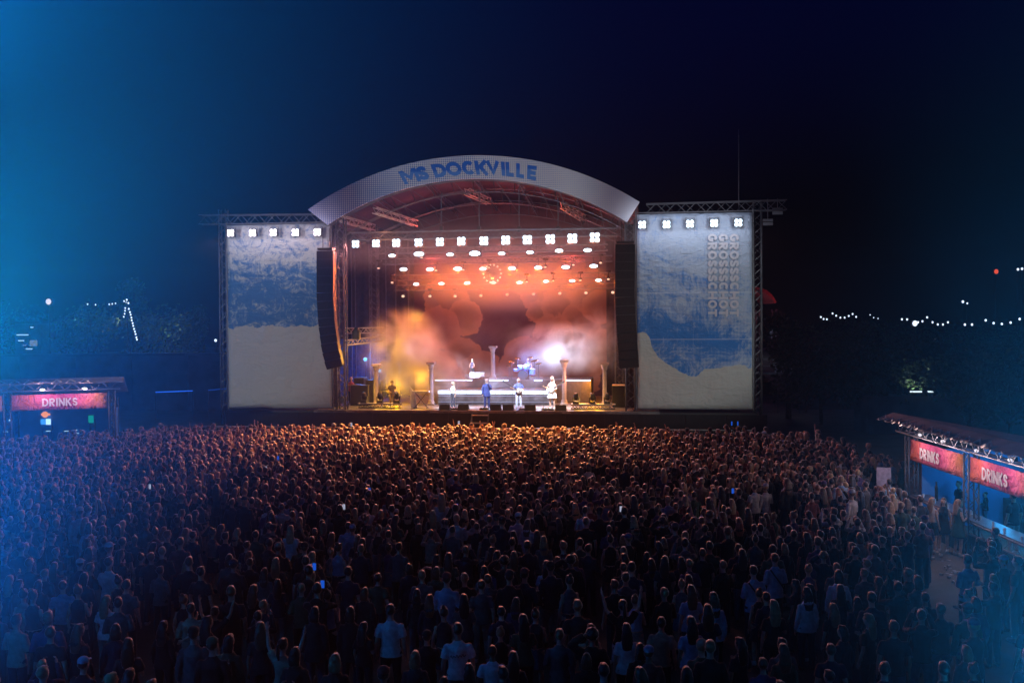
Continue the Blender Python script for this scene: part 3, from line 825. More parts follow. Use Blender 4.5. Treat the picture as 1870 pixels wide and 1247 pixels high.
# vertical lettering on the right scrim
M_txt = mat('scrim_pale_ink', (.50, .48, .52), .85, 0, .05, 4)
tR, u0, u1, z0, z1 = scrimR
cu_, cz_ = (u0 + u1) / 2, z0
for px in (1301, 1321, 1341):
    ua, za = SP(px, 427, .3); ub, zb = SP(px, 578, .3); L = za - zb
    cw = L / 10; hh_ = (SP(1310, 500, .3)[0] - SP(1293.5, 500, .3)[0])
    wds = dict(G=.98, R=.92, O=1.06, S=.82, C=1.0, H=.98, T=.9); tot = sum(wds[c] for c in 'GROSSSCHOT') + 9 * .10; k_ = L / tot; y_ = 0
    for ch in 'GROSSSCHOT':
        wl = wds[ch] * k_
        me = letter_mesh(ch, wl, hh_, hh_ * .25, lambda x, y, o: Vector((y - hh_ / 2, -o, -x)), M_txt)
        link('letter', me, tR, (ua - cu_, -.085, za - cz_ - y_)); y_ += wl + .10 * k_
# dark cloth strips between scrims and opening
def drape(label, px0, px1, py0, py1, v, m, folds=9, parent=None, thick=.06, name='drape'):
    u0, z1 = SP(px0, py0, v); u1, z0 = SP(px1, py1, v); z0 = max(z0, DECK)
    t = sthing(name, label, 'curtain', (u0 + u1) / 2, v, z0)
    n = max(6, int((u1 - u0) * 6)); P = [((u0 - u1) / 2 + (u1 - u0) * i / n, .05 * math.sin(i * 1.9) + .03 * math.sin(i * .7)) for i in range(n + 1)]
    vs = []; H = z1 - z0
    for z in (0, H):
        for x, y in P: vs += [(x, y, z), (x, y + thick, z)]
    m2 = 2 * (n + 1); fs = []
    for i in range(n):
        a = 2 * i; fs += [(a, a + 2, m2 + a + 2, m2 + a), (a + 1, m2 + a + 1, m2 + a + 3, a + 3), (a, a + 1, a + 3, a + 2), (m2 + a, m2 + a + 2, m2 + a + 3, m2 + a + 1)]
    fs += [(0, m2, m2 + 1, 1), (2 * n, 2 * n + 1, m2 + 2 * n + 1, m2 + 2 * n)]
    MB().add(vs, fs).build('cloth', m, t, True); return t
M_drape = mat('dark_drape', (.05, .04, .045), .9, 0, .2, 3)
drape('dark curtain closing the left side of the stage behind the tower', 640, 762, 430, 742, 12.6, M_drape)
drape('dark curtain closing the right side of the stage beside the backdrop', 1105, 1150, 440, 742, 12.6, M_drape)
drape('narrow dark curtain behind the right speaker column', 1140, 1164, 410, 745, 1.4, M_drape)
drape('narrow grey curtain between left scrim and tower', 600, 618, 600, 745, 2.2, mat('grey_drape', (.2, .19, .2), .9))
# side walls of the stage box (hung cloth on scaffolding)
for (px, lab) in ((640, 'cloth wall along the left side of the stage house'), (1146, 'cloth wall along the right side of the stage house')):
    u = SP(px, 600, 12)[0] + (-.6 if px < 900 else .6)
    t = sthing('side_wall', lab, 'wall', u, 7.2, DECK)
    MB().box((0, 0, 5.2), (.08, 11, 10.4)).build('cloth', M_drape, t)

# backdrop with painted clouds
def backdrop():
    v = 12.2; u0, z1 = SP(756, 470, v); u1, z0 = SP(1108, 728, v); z0 = DECK; wd, hh = u1 - u0, z1 - z0; cx = (u0 + u1) / 2
    m, N, b = new_mat('backdrop_print'); co = N.coord('Object'); x, y, z = N.sep(co)
    nz = N.noise(N.comb(x, 0, z), 1.0, 5, .62, .3, True)
    nx_, ny_, nz_ = N.sep(nz)
    X = N.math('ADD', x, N.math('MULTIPLY', N.math('SUBTRACT', nx_, .5), 1.1)); Z = N.math('ADD', z, N.math('MULTIPLY', N.math('SUBTRACT', ny_, .5), 1.1))
    col = N.mix(N.ramp(z, 0, hh), (.045, .015, .04), (.06, .014, .025))
    lumps = [(815, 548, 44), (848, 580, 34), (800, 600, 42), (845, 655, 40), (880, 690, 48), (790, 690, 50), (985, 535, 36), (962, 500, 40), (985, 570, 24), (1030, 500, 44), (1022, 560, 36), (1060, 590, 38), (1010, 612, 40), (1075, 530, 42), (1095, 560, 34), (1090, 640, 40), (960, 660, 46), (1040, 680, 60)]
    for (px, py, rr) in lumps:
        uu, zz_ = SP(px, py, v); uu -= cx; zz_ -= z0; rad = SP(px + rr, py, v)[0] - cx - uu
        d = N.math('SQRT', N.math('ADD', N.math('POWER', N.math('SUBTRACT', X, uu), 2.0), N.math('POWER', N.math('SUBTRACT', Z, zz_), 2.0)))
        f = N.math('DIVIDE', d, rad)
        inside = N.ramp(f, 1.0, .93)
        tone = N.mix(N.ramp(f, .35, 1.0), (.20, .085, .05), (.34, .15, .08))
        col = N.mix(N.math('MULTIPLY', inside, .9), col, tone)
    N.put(b.inputs['Base Color'], col); b.inputs['Roughness'].default_value = .9
    t = sthing('backdrop', 'large stage backdrop printed with orange clouds on maroon', 'backdrop', cx, v, z0)
    MB().box((0, 0, hh / 2), (wd, .05, hh)).build('cloth', m, t)
    MB().bar((-wd / 2, 0, hh + .06), (wd / 2, 0, hh + .06), .05, 6).build('batten', M_steel, t)
backdrop()

# lighting trusses inside
def inner_truss(label, px0, px1, py, v, w=.4, slope=0):
    u0, za = SP(px0, py + slope, v); u1, zb = SP(px1, py, v)
    z = (za + zb) / 2
    return htruss('lighting_truss', label, (u0, v, z), (u1, v, z), w, 'lighting trusses over the stage', .016), z
TR = {}
T = [(1, 640, 1128, 428, 2.2), (2, 690, 1110, 455, 5.0), (3, 700, 1118, 475, 7.6), (4, 720, 1122, 505, 10.2), (5, 720, 1122, 524, 11.6)]
nm = ['', 'frontmost', 'second', 'middle', 'fourth', 'rearmost']
for i, a, b, y, v in T: TR[i] = inner_truss(nm[i] + ' lighting truss spanning the stage, counted from the audience', a, b, y, v, .36 if i > 1 else .45)
# short hung truss pieces, orange lit, up in the roof
for i, (a, b, v, lab) in enumerate(((( 684, 384), (750, 404), 3.0, 'slanting truss piece in the left shoulder of the roof'), ((853, 350), (886, 363), 4.0, 'short truss piece under the middle of the arch'), ((1028, 375), (1062, 394), 4.0, 'short truss piece in the right shoulder of the roof'), ((617, 398), (670, 412), 2, 'truss stub beside the left tower top'))):
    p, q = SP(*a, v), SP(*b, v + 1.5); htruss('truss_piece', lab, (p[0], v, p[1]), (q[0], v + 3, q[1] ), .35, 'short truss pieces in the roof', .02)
# chain hoists
for i, (px, py) in enumerate(((875, 365), (948, 362), (1019, 366), (806, 372))):
    u, z = SP(px, py, 2.2); u2, z2 = SP(px, 425, 2.2)
    t = sthing('hoist_chain', 'thin hoist chain hanging from the roof, %s of four' % nth([2, 3, 1, 0].index(i) if False else sorted([875, 948, 1019, 806]).index(px), 4), 'chain', u, 2.2, z2, 'hoist chains')
    MB().bar((0, 0, 0), (0, 0, z - z2 + .6), .03, 5).build('chain', M_steel, t); MB().box((0, 0, .2), (.2, .2, .35)).build('hoist', M_black, t)
# vertical poles/cables inside left
for i, px in enumerate((641, 648, 690, 704, 722, 745)):
    v = 9 + i * .4; u, z = SP(px, 440, v); t = sthing('pole', 'thin upright tube behind the left tower, %s of six' % nth(i, 6), 'pole', u, v, DECK, 'upright tubes at the left of the stage')
    MB().bar((0, 0, 0), (0, 0, z - DECK), .04, 6).build('tube', M_steel, t)
# golden side gantry left
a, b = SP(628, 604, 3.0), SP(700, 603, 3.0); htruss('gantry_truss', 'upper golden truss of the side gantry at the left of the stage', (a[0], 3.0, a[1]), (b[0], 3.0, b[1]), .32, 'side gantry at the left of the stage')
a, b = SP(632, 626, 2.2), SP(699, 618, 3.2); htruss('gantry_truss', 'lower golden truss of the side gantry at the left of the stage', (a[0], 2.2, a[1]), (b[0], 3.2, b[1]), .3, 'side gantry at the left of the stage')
u, z = SP(651, 612, 2.0); t = sthing('winch_box', 'small black box fixed on the golden side gantry', 'box', u, 2.0, z, None); MB().box((0, 0, 0), (.45, .3, .5)).box((0, 0, .35), (.2, .2, .25)).build('body', M_black, t)
# mast
u, z = SP(1349, 247, 1.2); t = sthing('mast', 'very thin mast standing above the right scrim', 'mast', u, 1.2, 0); MB().bar((0, 0, 0), (0, 0, z), .035, 5).build('rod', M_steel, t); MB().bar((0, 0, z), (0, 0, z + .3), .012, 4).build('tip', M_steel, t)
# boxes on the outrigger
for i, (px, py) in enumerate(((1420, 389), (1402, 409))):
    u, z = SP(px, py, .7); t = sthing('hanging_floodlight', ['upper', 'lower'][i] + ' unlit grey floodlight hanging outside the right tower', 'floodlight', u, .7, z, 'unlit floodlights')
    MB().box((0, 0, 0), (.55, .18, .18)).box((0, 0, .2), (.55, .18, .14)).build('housing', M_wall, t); MB().bar((0, 0, .2), (0, 0, .8 if i == 0 else 1.4), .03).build('bracket', M_steel, t)

# stairs
def stairs():
    u0 = SP(863, 760)[0]; u1 = SP(893, 760)[0]; cu = (u0 + u1) / 2; wd = u1 - u0
    t = sthing('stage_stairs', 'short metal stairs from the pit up to the stage front', 'stairs', cu, -.1, 0)
    st = MB().box((0, 0, 0), (wd, .3, .05)).mesh('tread', edge)
    for i in range(4): link('tread', st, t, (0, -.2 - i * .3, DECK - .2 - i * .42))
    for s in (-1, 1): MB().bar((s * wd / 2, -.05, DECK - .05), (s * wd / 2, -1.5, 0), .035).bar((s * wd / 2, -.1, DECK - .05), (s * wd / 2, -.1, 0), .03).build('stringer', M_steel, t)
stairs()
# crowd barrier in sections
def barrier():
    sec = MB(); wd = 1.2
    m = mat('barrier_metal', (.40, .38, .34), .45, .6)
    n = 26
    for i in range(n):
        u = -15.5 + i * wd
        t = sthing('crowd_barrier', 'crowd barrier section before the stage, %s' % nth(i, n) if i < 18 or n - 1 - i < 18 else 'x', 'barrier', u, -2.8, 0, 'crowd barrier sections along the stage pit')
        if i == 0:
            fr = MB().box((0, 0, 1.12), (wd - .03, .18, .05)).bar((-wd / 2 + .05, 0, 0), (-wd / 2 + .05, 0, 1.1), .03).bar((wd / 2 - .05, 0, 0), (wd / 2 - .05, 0, 1.1), .03).box((0, 0, .12), (wd - .1, .03, .2)).mesh('frame', m)
            pn = MB().box((0, 0, .62), (wd - .12, .03, .8)).mesh('panel', M_black); ft = MB().box((0, .45, .02), (wd - .06, .9, .03)).mesh('foot_plate', m)
        link('frame', fr, t); link('panel', pn, t); link('foot_plate', ft, t)
barrier()

# ------------------------------------------------------------------ hung loudspeaker columns
def line_array(label, pts, v, wpx, n=14):
    """pts: centre line pixels from top to bottom"""
    P = []
    for px, py in pts: u, z = SP(px, py, v); P.append(Vector((u, v, z)))
    seg = [0]; 
    for i in range(1, len(P)): seg.append(seg[-1] + (P[i] - P[i - 1]).length)
    def pos(d):
        for i in range(1, len(P)):
            if d <= seg[i] + 1e-6: f = (d - seg[i - 1]) / (seg[i] - seg[i - 1]); return P[i - 1].lerp(P[i], f)
        return P[-1]
    wd = wpx / F * 57.5; hh = seg[-1] / n
    t = sthing('line_array', label, 'loudspeaker', P[0].x, v, P[0].z)
    cab = MB(); h2 = hh / 2 + .001; dp = .35
    cab.add([(-wd / 2, -.28, -h2), (wd / 2, -.28, -h2), (wd / 2, -.28, h2), (-wd / 2, -.28, h2), (-wd / 2 * .9, dp, -h2 * .97), (wd / 2 * .9, dp, -h2 * .97), (wd / 2 * .9, dp, h2 * .97), (-wd / 2 * .9, dp, h2 * .97)],
            [(0, 1, 2, 3), (4, 7, 6, 5), (0, 4, 5, 1), (2, 6, 7, 3), (0, 3, 7, 4), (1, 5, 6, 2)])
    cm = cab.mesh('cabinet', M_black)
    gr = MB().box((0, -.29, 0), (wd * .97, .02, hh * .93)).mesh('grille', M_grille)
    for i in range(n):
        p = pos(hh * (i + .5)); a = pos(hh * i); b = pos(hh * (i + 1)); tl = math.atan2(b.x - a.x, a.z - b.z)
        curve = (i / n) ** 2 * .35
        c = link('cabinet', cm, t, p - P[0]); c.rotation_euler = (curve, -tl, 0)
        g = link('grille', gr, c)
    MB().box((0, 0, .12), (wd * .9, .6, .12)).bar((-.2, 0, .15), (-.2, 0, 1.3), .02).bar((.2, 0, .15), (.2, 0, 1.3), .02).build('flying_frame', M_black, t)
line_array('tall black speaker column hanging between the left scrim and the stage', [(596, 459), (596, 540), (599, 590), (605, 635), (613, 669)], -1.2, 31, 14)
line_array('tall black speaker column hanging between the stage and the right scrim', [(1142, 447), (1141, 540), (1144, 600), (1147, 640), (1149, 669)], -1.2, 34, 14)
# orange lit cable ladder beside the left array
u, z = SP(616, 460, 1.5); a2 = SP(622, 740, 1.5)
t = sthing('cable_ladder', 'narrow orange lit ladder behind the left speaker column', 'ladder', a2[0], 1.5, 0)
mb = MB()
for s in (-.22, .22): mb.bar((s, 0, DECK), (s, 0, z), .03)
mb.build('rail', M_steel, t); rg = MB().bar((-.22, 0, 0), (.22, 0, 0), .018).mesh('rung', M_steel)
for i in range(28): link('rung', rg, t, (0, 0, DECK + .3 + i * .34))

# ------------------------------------------------------------------ lamps on the rig
def blinder_meshes(em, s, suffix):
    hs = MB().box((0, .1, 0), (s * 1.02, .2, s * 1.02)).mesh('housing', M_black)
    cell = MB().lathe([(.0, -.01), (s * .215, 0), (s * .24, .03), (s * .24, .06)], n=12, M=Matrix.Rotation(PI / 2, 3, 'X')).mesh('lens', em)
    yk = MB().bar((-s * .58, .1, 0), (-s * .58, .1, s * .8), .02).bar((s * .58, .1, 0), (s * .58, .1, s * .8), .02).bar((-s * .58, .1, s * .8), (s * .58, .1, s * .8), .02).mesh('yoke', M_steel)
    return hs, cell, yk
BL = {}
def blinder(label, u, v, z, s, em, key, group):
    if key not in BL: BL[key] = blinder_meshes(em, s, key)
    hs, cell, yk = BL[key]
    t = sthing('blinder_lamp', label, 'stage light', u, v, z, group, rz=rnd.uniform(-.16, .16)); t.rotation_euler.x = rnd.uniform(-.1, .14)
    link('housing', hs, t); link('yoke', yk, t)
    for dx in (-1, 1):
        for dz in (-1, 1): link('lens', cell, t, (dx * s * .25, -.03, dz * s * .25))
    return t
row1 = [(650, 446), (687, 445), (724, 444), (765, 443), (804, 442), (843, 441), (884, 440), (924, 439), (963, 438), (1005, 437), (1045, 436), (1086, 434)]
for i, (px, py) in enumerate(row1):
    u, z = SP(px, py, 1.9)
    blinder('cold white blinder, %s in the row of twelve over the stage' % nth(i, 12), u, 1.9, z, .44 + .012 * i, E_white, 'r1_%d' % i, 'top row of blinders over the stage')
    bp_ = W(u, 1.6, z)
    lamp('SPOT', 'blinder_beam', bp_, LP_BL, (1.0, .34, .32), W(u * 1.3, -20, 0.0), 76, .22, 1)
    lamp('POINT', 'blinder_glow', bp_, 44, (.66, .80, 1), size=.2)
sideL = [(422, 426), (462, 425.5), (500, 425), (540, 425), (580, 424.5)]; sideR = [(1173, 411), (1217, 410.5), (1260, 409), (1304, 408), (1348, 407)]
for side, rr, em, colr in (('left', sideL, E_pink, (1, .8, .9)), ('right', sideR, E_white, (.8, .85, 1))):
    for i, (px, py) in enumerate(rr):
        u, z = SP(px, py, -.1)
        blinder('four lamp blinder glowing white, %s of five above the %s scrim' % (nth(i, 5), side), u, -.1, z, .42, em, side, 'blinders above the %s scrim' % side)
        q = W(u, -1.0, z - .05)
        lamp('POINT', 'blinder_glow', q, 50, colr, size=.15)
        lamp('SPOT', 'blinder_beam', q, 420, (1, .40, .42) if side == 'left' else (1, .42, .5), W(u * 1.15, -18, .0), 80, .2, 1)
row2 = [(716, 467, .9), (765, 464, 1.3), (822, 465, .9), (867, 463, 1.4), (916, 463, .9), (968, 461, .9), (1021, 458, 1.0), (1073, 457, 1.0)]
row3 = [(737, 492, 1), (785, 492, 1), (836, 491, 1.1), (882, 491, .9), (935, 490, 1), (983, 489, 1), (1033, 488, 1.05), (1084, 486, 1.05)]
row4 = [(760, 519, .8), (806, 518, .8), (853, 517, .85), (901, 516, .8), (949, 516, .8), (997, 514, .8), (1045, 513, .8), (1093, 512, .8)]
row5 = [(736, 541), (785, 541), (831, 541), (878, 540), (926, 538), (974, 537), (1022, 536), (1070, 535), (1119, 534)]
def wash(label, u, v, z, s, group):
    key = 'wash%.2f' % s
    if key not in BL:
        BL[key] = (MB().box((0, .12, 0), (.56 * s, .2, .27 * s)).bar((0, .1, .13 * s), (0, .1, .6), .025).mesh('housing', M_black), MB().ell((0, -.02, 0), (.25 * s, .05, .11 * s), 12, 6).mesh('lens', E_white, True),
                   MB().path([(.32, .1, -.1), (.37, .1, .1), (.36, .1, .5)], .02, 4).ell((.3, .08, -.1), (.09, .09, .06), 8, 5).mesh('arm', M_steel))
    a, b, c = BL[key]
    t = sthing('wash_light', label, 'stage light', u, v, z, group); link('housing', a, t); link('lens', b, t); link('arm', c, t); return t
for rn, rr, v, pw_, wd_ in ((2, row2, 4.7, 60, 'second'), (3, row3, 7.3, 200, 'third'), (4, row4, 9.9, 210, 'fourth')):
    for i, (px, py, s) in enumerate(rr):
        u, z = SP(px, py, v)
        wash('wash light, %s of eight in the %s lamp row down' % (nth(i, 8), wd_), u, v, z, s * 1.0, '%s row of stage lamps' % wd_)
        lamp('SPOT', 'wash_glow', W(u, v - .3, z), pw_ * s * WASH * .8, (1, .15, .006), W(u, v - 3.0, z - 1.6), 165, .12, 1)
        if rn > 2: lamp('SPOT', 'wash_beam', W(u, v - .3, z - .2), 95, (1, .18, .08), W(u * .9, 12.0, z - 4.5), 95, .2, 1)
dot = MB().ell((0, 0, 0), (.11, .09, .09), 8, 6).mesh('lens', E_warm, True)
dh = MB().ell((0, .12, .05), (.12, .14, .14), 8, 6).bar((0, .12, .1), (0, .12, .55), .03).box((0, .12, .5), (.3, .2, .12)).mesh('housing', M_black, True)
for i, (px, py) in enumerate(row5):
    u, z = SP(px, py, 11.3); t = sthing('moving_head_light', 'small pale moving light, %s of nine in the lowest lamp row' % nth(i, 9), 'stage light', u, 11.3, z, 'lowest row of small moving lights'); link('lens', dot, t); link('housing', dh, t)
for i, (px, py) in enumerate(((691, 490), (716, 516), (770, 470), (796, 494), (846, 493), (893, 489), (996, 488), (1047, 484), (1097, 480), (1111, 510), (1060, 512), (1010, 513), (962, 515))):
    u, z = SP(px, py, 7.0); t = sthing('moving_head_light', 'tiny unaimed moving light between the lamp rows, %s of thirteen' % nth(sorted([691, 716, 770, 796, 846, 893, 996, 1047, 1097, 1111, 1060, 1010, 962]).index(px), 13), 'stage light', u, 7.0, z, 'tiny lights between the rows')
    o1 = link('lens', dot, t); o1.scale = (.8, .8, .6); link('housing', dh, t)
# ring with crystal ball
u, z = SP(899, 500, 9.2); rr_ = SP(915, 500, 9.2)[0] - u
t = sthing('ring_light', 'round chandelier like ring hanging among the lamps over the stage centre', 'ring light', u, 9.2, z)
MB().path([(rr_ * math.cos(k * PI / 14), 0, rr_ * math.sin(k * PI / 14)) for k in range(29)], .035, 6).build('ring', M_steel, t, True)
bl = MB().ell((0, -.05, 0), .055, 6, 4).mesh('bulb', emis('ring_bulb', (1, .8, .6), 3), True)
for k in range(14): link('bulb', bl, t, (rr_ * math.cos(k * PI / 7), 0, rr_ * math.sin(k * PI / 7)))
MB().ell((0, 0, -.1), .24, 12, 8).build('mirror_ball', mat('mirror_facets', (.6, .6, .6), .12, 1, .3, 30), t)
MB().bar((0, 0, rr_), (0, 0, rr_ + .8), .015).build('cable', M_black, t)

# ------------------------------------------------------------------ risers with led strips
v1, v2 = 4.5, 6.2
uA = SP(800, 716, v1)[0]; uB = SP(1012, 716, v1)[0]; zr1 = 2.72; zr2 = SP(900, 694, v2)[1] + .02
t = sthing('stage_riser', 'lower riser step with a bright white led strip along its front', 'riser', (uA + uB) / 2, v1, DECK)
wd = uB - uA
MB().box((0, .85, (zr1 - DECK) / 2), (wd, 1.7, zr1 - DECK)).build('step', M_deck, t)
seg = MB().box((0, -.03, 0), (wd / 16 - .02, .05, .20)).mesh('led_strip', E_strip); zs = SP(900, 716, v1)[1] - DECK
for i in range(16): link('led_strip', seg, t, (-wd / 2 + wd * (i + .5) / 16, 0, zs))
dim = emis('led_dim', (.6, .65, 1), .55)
for z in (SP(900, 723, v1)[1] - DECK, SP(900, 734, v1)[1] - DECK): MB().box((0, -.03, z), (wd, .04, .035)).build('led_line', dim, t)
uC = SP(793, 693, v2)[0]; uD = SP(1079, 692, v2)[0]
t = sthing('stage_riser', 'upper riser platform carrying the keyboards and drums', 'riser', (uC + uD) / 2, v2, DECK)
wd = uD - uC
MB().box((0, 1.7, (zr2 - DECK) / 2), (wd, 3.2, zr2 - DECK)).build('step', mat('riser_dark', (.08, .06, .06), .5), t)
for a, b in ((794, 826), (828, 850), (851, 862), (893, 928), (975, 990), (1033, 1078)):
    ua, ub = SP(a, 693, v2)[0], SP(b, 693, v2)[0]
    MB().box(((ua + ub) / 2 - (uC + uD) / 2, .07, zr2 - DECK - .04), (ub - ua, .05, .075)).build('led_strip', E_strip, t)
FL = DECK

# columns
def column(label, px, ptop, v, zb, dark=False):
    u, zt = SP(px, ptop, v); h = zt - zb
    t = sthing('column', label, 'column', u, v, zb, 'plaster columns on the stage')
    n = 24; prof = []
    flute = MB(); vs = []; zs_ = [h * .12, h * .5, h * .84]
    for z, r in zip(zs_, (.14, .13, .115)):
        for k in range(n): a = 2 * PI * k / n; rr = r * (1 if k % 2 else .86); vs.append((rr * math.cos(a), rr * math.sin(a), z))
    fs = [(i * n + k, i * n + (k + 1) % n, (i + 1) * n + (k + 1) % n, (i + 1) * n + k) for i in range(2) for k in range(n)]
    MB().add(vs, fs).build('shaft', M_plaster, t)
    MB().box((0, 0, .05), (.46, .46, .1)).lathe([(.22, .1), (.23, .14), (.19, .19), (.2, .23), (.17, h * .12 + .01)], n=16).build('base', M_plaster, t)
    MB().lathe([(.14, h * .84 - .01), (.17, h * .86), (.16, h * .89), (.24, h * .95), (.24, h * .955)], n=16).box((0, 0, h * .975), (.52, .52, h * .05)).build('capital', M_plaster, t)
    return t
column('short fluted column at the left edge of the stage beside the dark rack', 687, 665, 3.0, DECK)
column('fluted column half hidden in yellow smoke left of centre', 787, 661, 4.0, DECK)
column('fluted column standing tallest on the riser behind the singer', 900, 632, 6.9, zr2)
column('fluted column glowing orange under the bright white smoke', 1030, 657, 4.2, DECK)
column('fluted column near the right edge of the stage', 1104, 662, 3.2, DECK)

# floor moving heads on a low truss bench
def floor_head(label, px, v, grp, s=1.0, zoff=.33):
    u, z = SP(px, 738, v); t = sthing('floor_moving_light', label, 'stage light', u, v, DECK + zoff, grp)
    MB().box((0, 0, .07), (.36, .3, .14)).build('base', M_black, t)
    MB().box((-.17, 0, .26), (.05, .14, .28)).box((.17, 0, .26), (.05, .14, .28)).build('yoke', M_black, t)
    h = MB().lathe([(.0, -.18), (.12, -.17), (.15, -.05), (.14, .1), (.11, .2), (.0, .21)], (0, 0, .42), 10, Matrix.Rotation(R(20), 3, 'X')).build('head', M_black, t, True)
    return t
def bench(label, px0, px1, v, sl=0):
    a, b = SP(px0, 742, v)[0], SP(px1, 742, v)[0]
    t = sthing('truss_bench', label, 'truss', (a + b) / 2, v, DECK)
    MB().box((0, 0, .30), (b - a, .45, .05)).build('top', edge, t)
    L = (b - a) / 2; MB().truss((-L, 0, .15), (L, 0, .15), .22, .025, .015).build('truss', M_steel, t)
bench('low truss bench with two moving lights at the left of the stage', 655, 733, 1.6); bench('low truss bench with three moving lights at the right of the stage', 1043, 1124, 1.6)
for i, px in enumerate((665, 694, 725)): floor_head('black moving light on the left floor bench, %s of three' % nth(i, 3), px, 1.6, 'moving lights on the left bench')
for i, px in enumerate((1052, 1082, 1109)): floor_head('black moving light on the right floor bench, %s of three' % nth(i, 3), px, 1.6, 'moving lights on the right bench')

# racks and cases
def case(label, px0, px1, ptop, v, m=M_black, zb=DECK, dp=.8, name='equipment_case'):
    u0, zt = SP(px0, ptop, v); u1, _ = SP(px1, ptop, v); wd = u1 - u0; h = zt - zb
    t = sthing(name, label, 'flight case', (u0 + u1) / 2, v, zb)
    MB().box((0, dp / 2, h / 2), (wd, dp, h - .08)).build('body', m, t)
    e = MB()
    for x in (-wd / 2, wd / 2):
        for y in (0, dp): e.bar((x, y, .04), (x, y, h - .04), .02)
    e.build('corner_trim', M_steel, t)
    MB().box((0, dp / 2, h - .03), (wd + .03, dp + .03, .06)).build('lid', M_wood, t)
    return t
case('tall dark equipment rack at the right edge of the stage, pale lid', 1118, 1143, 703, 3, M_black).children[2].data.materials[0] = mat('pale_lid', (.55, .5, .3))
case('wide black case at the left edge of the stage', 640, 672, 703, 3.2)
case('dark rack beside the leftmost column', 668, 682, 694, 3.6, M_wood)
case('black amplifier box behind the leftmost column', 646, 664, 690, 5.0)
case('low monitor desk at the left back of the stage', 652, 690, 695, 6.0)
t = case('small black floor wedge left of the mirror stand', 806, 816, 740, 2.2)
# keyboard stand with slanted mirror panel
def kstand():
    v = 1.9; ua, zt = SP(754, 715, v); ub, _ = SP(783, 715, v); cx = (ua + ub) / 2; w2 = (ub - ua) / 2; h = zt - DECK
    t = sthing('keyboard_stand', 'keyboard on an x shaped stand at the left of the stage front', 'keyboard', cx, v, DECK)
    MB().box((0, 0, h), (w2 * 2.1, .35, .1)).build('keyboard', mat('keyboard_white', (.5, .5, .55), .4), t)
    MB().box((0, -.05, h + .055), (w2 * 2, .2, .012)).build('keys', mat('keys_ivory', (.75, .75, .72), .3), t)
    lg = MB().bar((-w2 * .8, -.12, 0), (w2 * .8, -.12, h - .05), .025).bar((w2 * .8, .12, 0), (-w2 * .8, .12, h - .05), .025)
    lg.build('x_leg', M_steel, t)
    MB().bar((-w2 * .8, -.3, .03), (-w2 * .8, .3, .03), .025).bar((w2 * .8, -.3, .03), (w2 * .8, .3, .03), .025).build('foot', M_black, t)
    u, z = SP(752, 706, v); t = sthing('slanted_panel', 'tall pale slanted panel leaning at the left of the keyboard stand', 'panel', u, v, DECK)
    Mx = Matrix.Rotation(R(-9), 3, 'Y')
    MB().add([(-.05, 0, 0), (.32, 0, 0), (.18, 0, .9), (-.12, 0, z - DECK), (-.05, .05, 0), (.32, .05, 0), (.18, .05, .9), (-.12, .05, z - DECK)], [(0, 1, 2, 3), (4, 7, 6, 5), (0, 3, 7, 4), (1, 5, 6, 2), (0, 4, 5, 1), (2, 6, 7, 3)]).build('board', M_white, t)
kstand()
def mic_stand(label, px, v, h=1.5, boom=None, zb=DECK):
    u, z = SP(px, 745, v); t = sthing('microphone_stand', label, 'microphone stand', u, v, zb)
    MB().lathe([(.14, 0), (.14, .02), (.02, .03)], n=10).build('base', M_black, t)
    mb = MB().bar((0, 0, .02), (0, 0, h), .013, 5)
    tip = Vector((0, 0, h))
    if boom: tip = Vector(boom); mb.bar((0, 0, h), tip, .01, 5)
    mb.build('pole', M_steel, t); MB().ell(tip + Vector((0, .05, .02)), (.025, .06, .03), 6, 5).build('microphone', M_black, t, True)
mic_stand('microphone stand before the white topped singer left of centre', 833, 1.3)
mic_stand('microphone stand beside the bass player at centre right', 936, 1.4, 1.45)
mic_stand('microphone stand between guitarist and right column', 992, 1.4, 1.4)
mic_stand('boom microphone stand right of the guitarist', 1060, 3.4, 1.3, (.4, 0, 1.6))
for i, (px, wpx) in enumerate(((828, 26), (958, 22), (1000, 22), (884, 16))):
    u, z = SP(px, 746, 1.0); t = sthing('pedal_board', ['pedal board at the feet of the white topped singer', 'pedal board before the bass player', 'pedal board at the feet of the guitarist', 'small pedal board near the singer in dark clothes'][i], 'pedal board', u, 1.0, DECK)
    ww = wpx / 31.5; MB().box((0, 0, .05), (ww, .35, .08)).build('board', M_black, t)
    pd = MB().box((0, 0, .11), (.1, .16, .05)).mesh('pedal', mat('pedal_%d' % i, (.3, .1 + .05 * i, .1), .4))
    for k in range(int(ww / .16)): link('pedal', pd, t, (-ww / 2 + .1 + k * .16, 0, 0))
# draped keyboard on the riser
v = 6.9; u, zt = SP(872, 681, v); 
t = sthing('draped_keyboard', 'keyboard table on the riser hung with a fringed white cloth', 'keyboard', u, v, zr2)
h = zt - zr2; MB().box((0, 0, h), (.95, .4, .08)).build('keyboard', M_black, t)
vs = []; fs = []; n = 18
for i in range(n + 1):
    x = -.48 + .96 * i / n; y = -.23 + .03 * math.sin(i * 2.1); zl = h * (.05 + .25 * abs(math.sin(i * 1.7)) + (.25 if i > 12 else 0)); vs += [(x, y, h + .05), (x, y, zl), (x, y + .015, h + .05), (x, y + .015, zl)]
for i in range(n): a = 4 * i; fs += [(a, a + 1, a + 5, a + 4), (a + 2, a + 6, a + 7, a + 3), (a + 1, a + 3, a + 7, a + 5)]
MB().add(vs, fs).build('cloth', M_white, t)
for x in (-.4, .4): MB().bar((x, 0, 0), (x, 0, h), .025).build('leg', M_steel, t)
case('dark case on the riser behind the keyboard table', 850, 861, 683, 7.6, M_black, zr2)

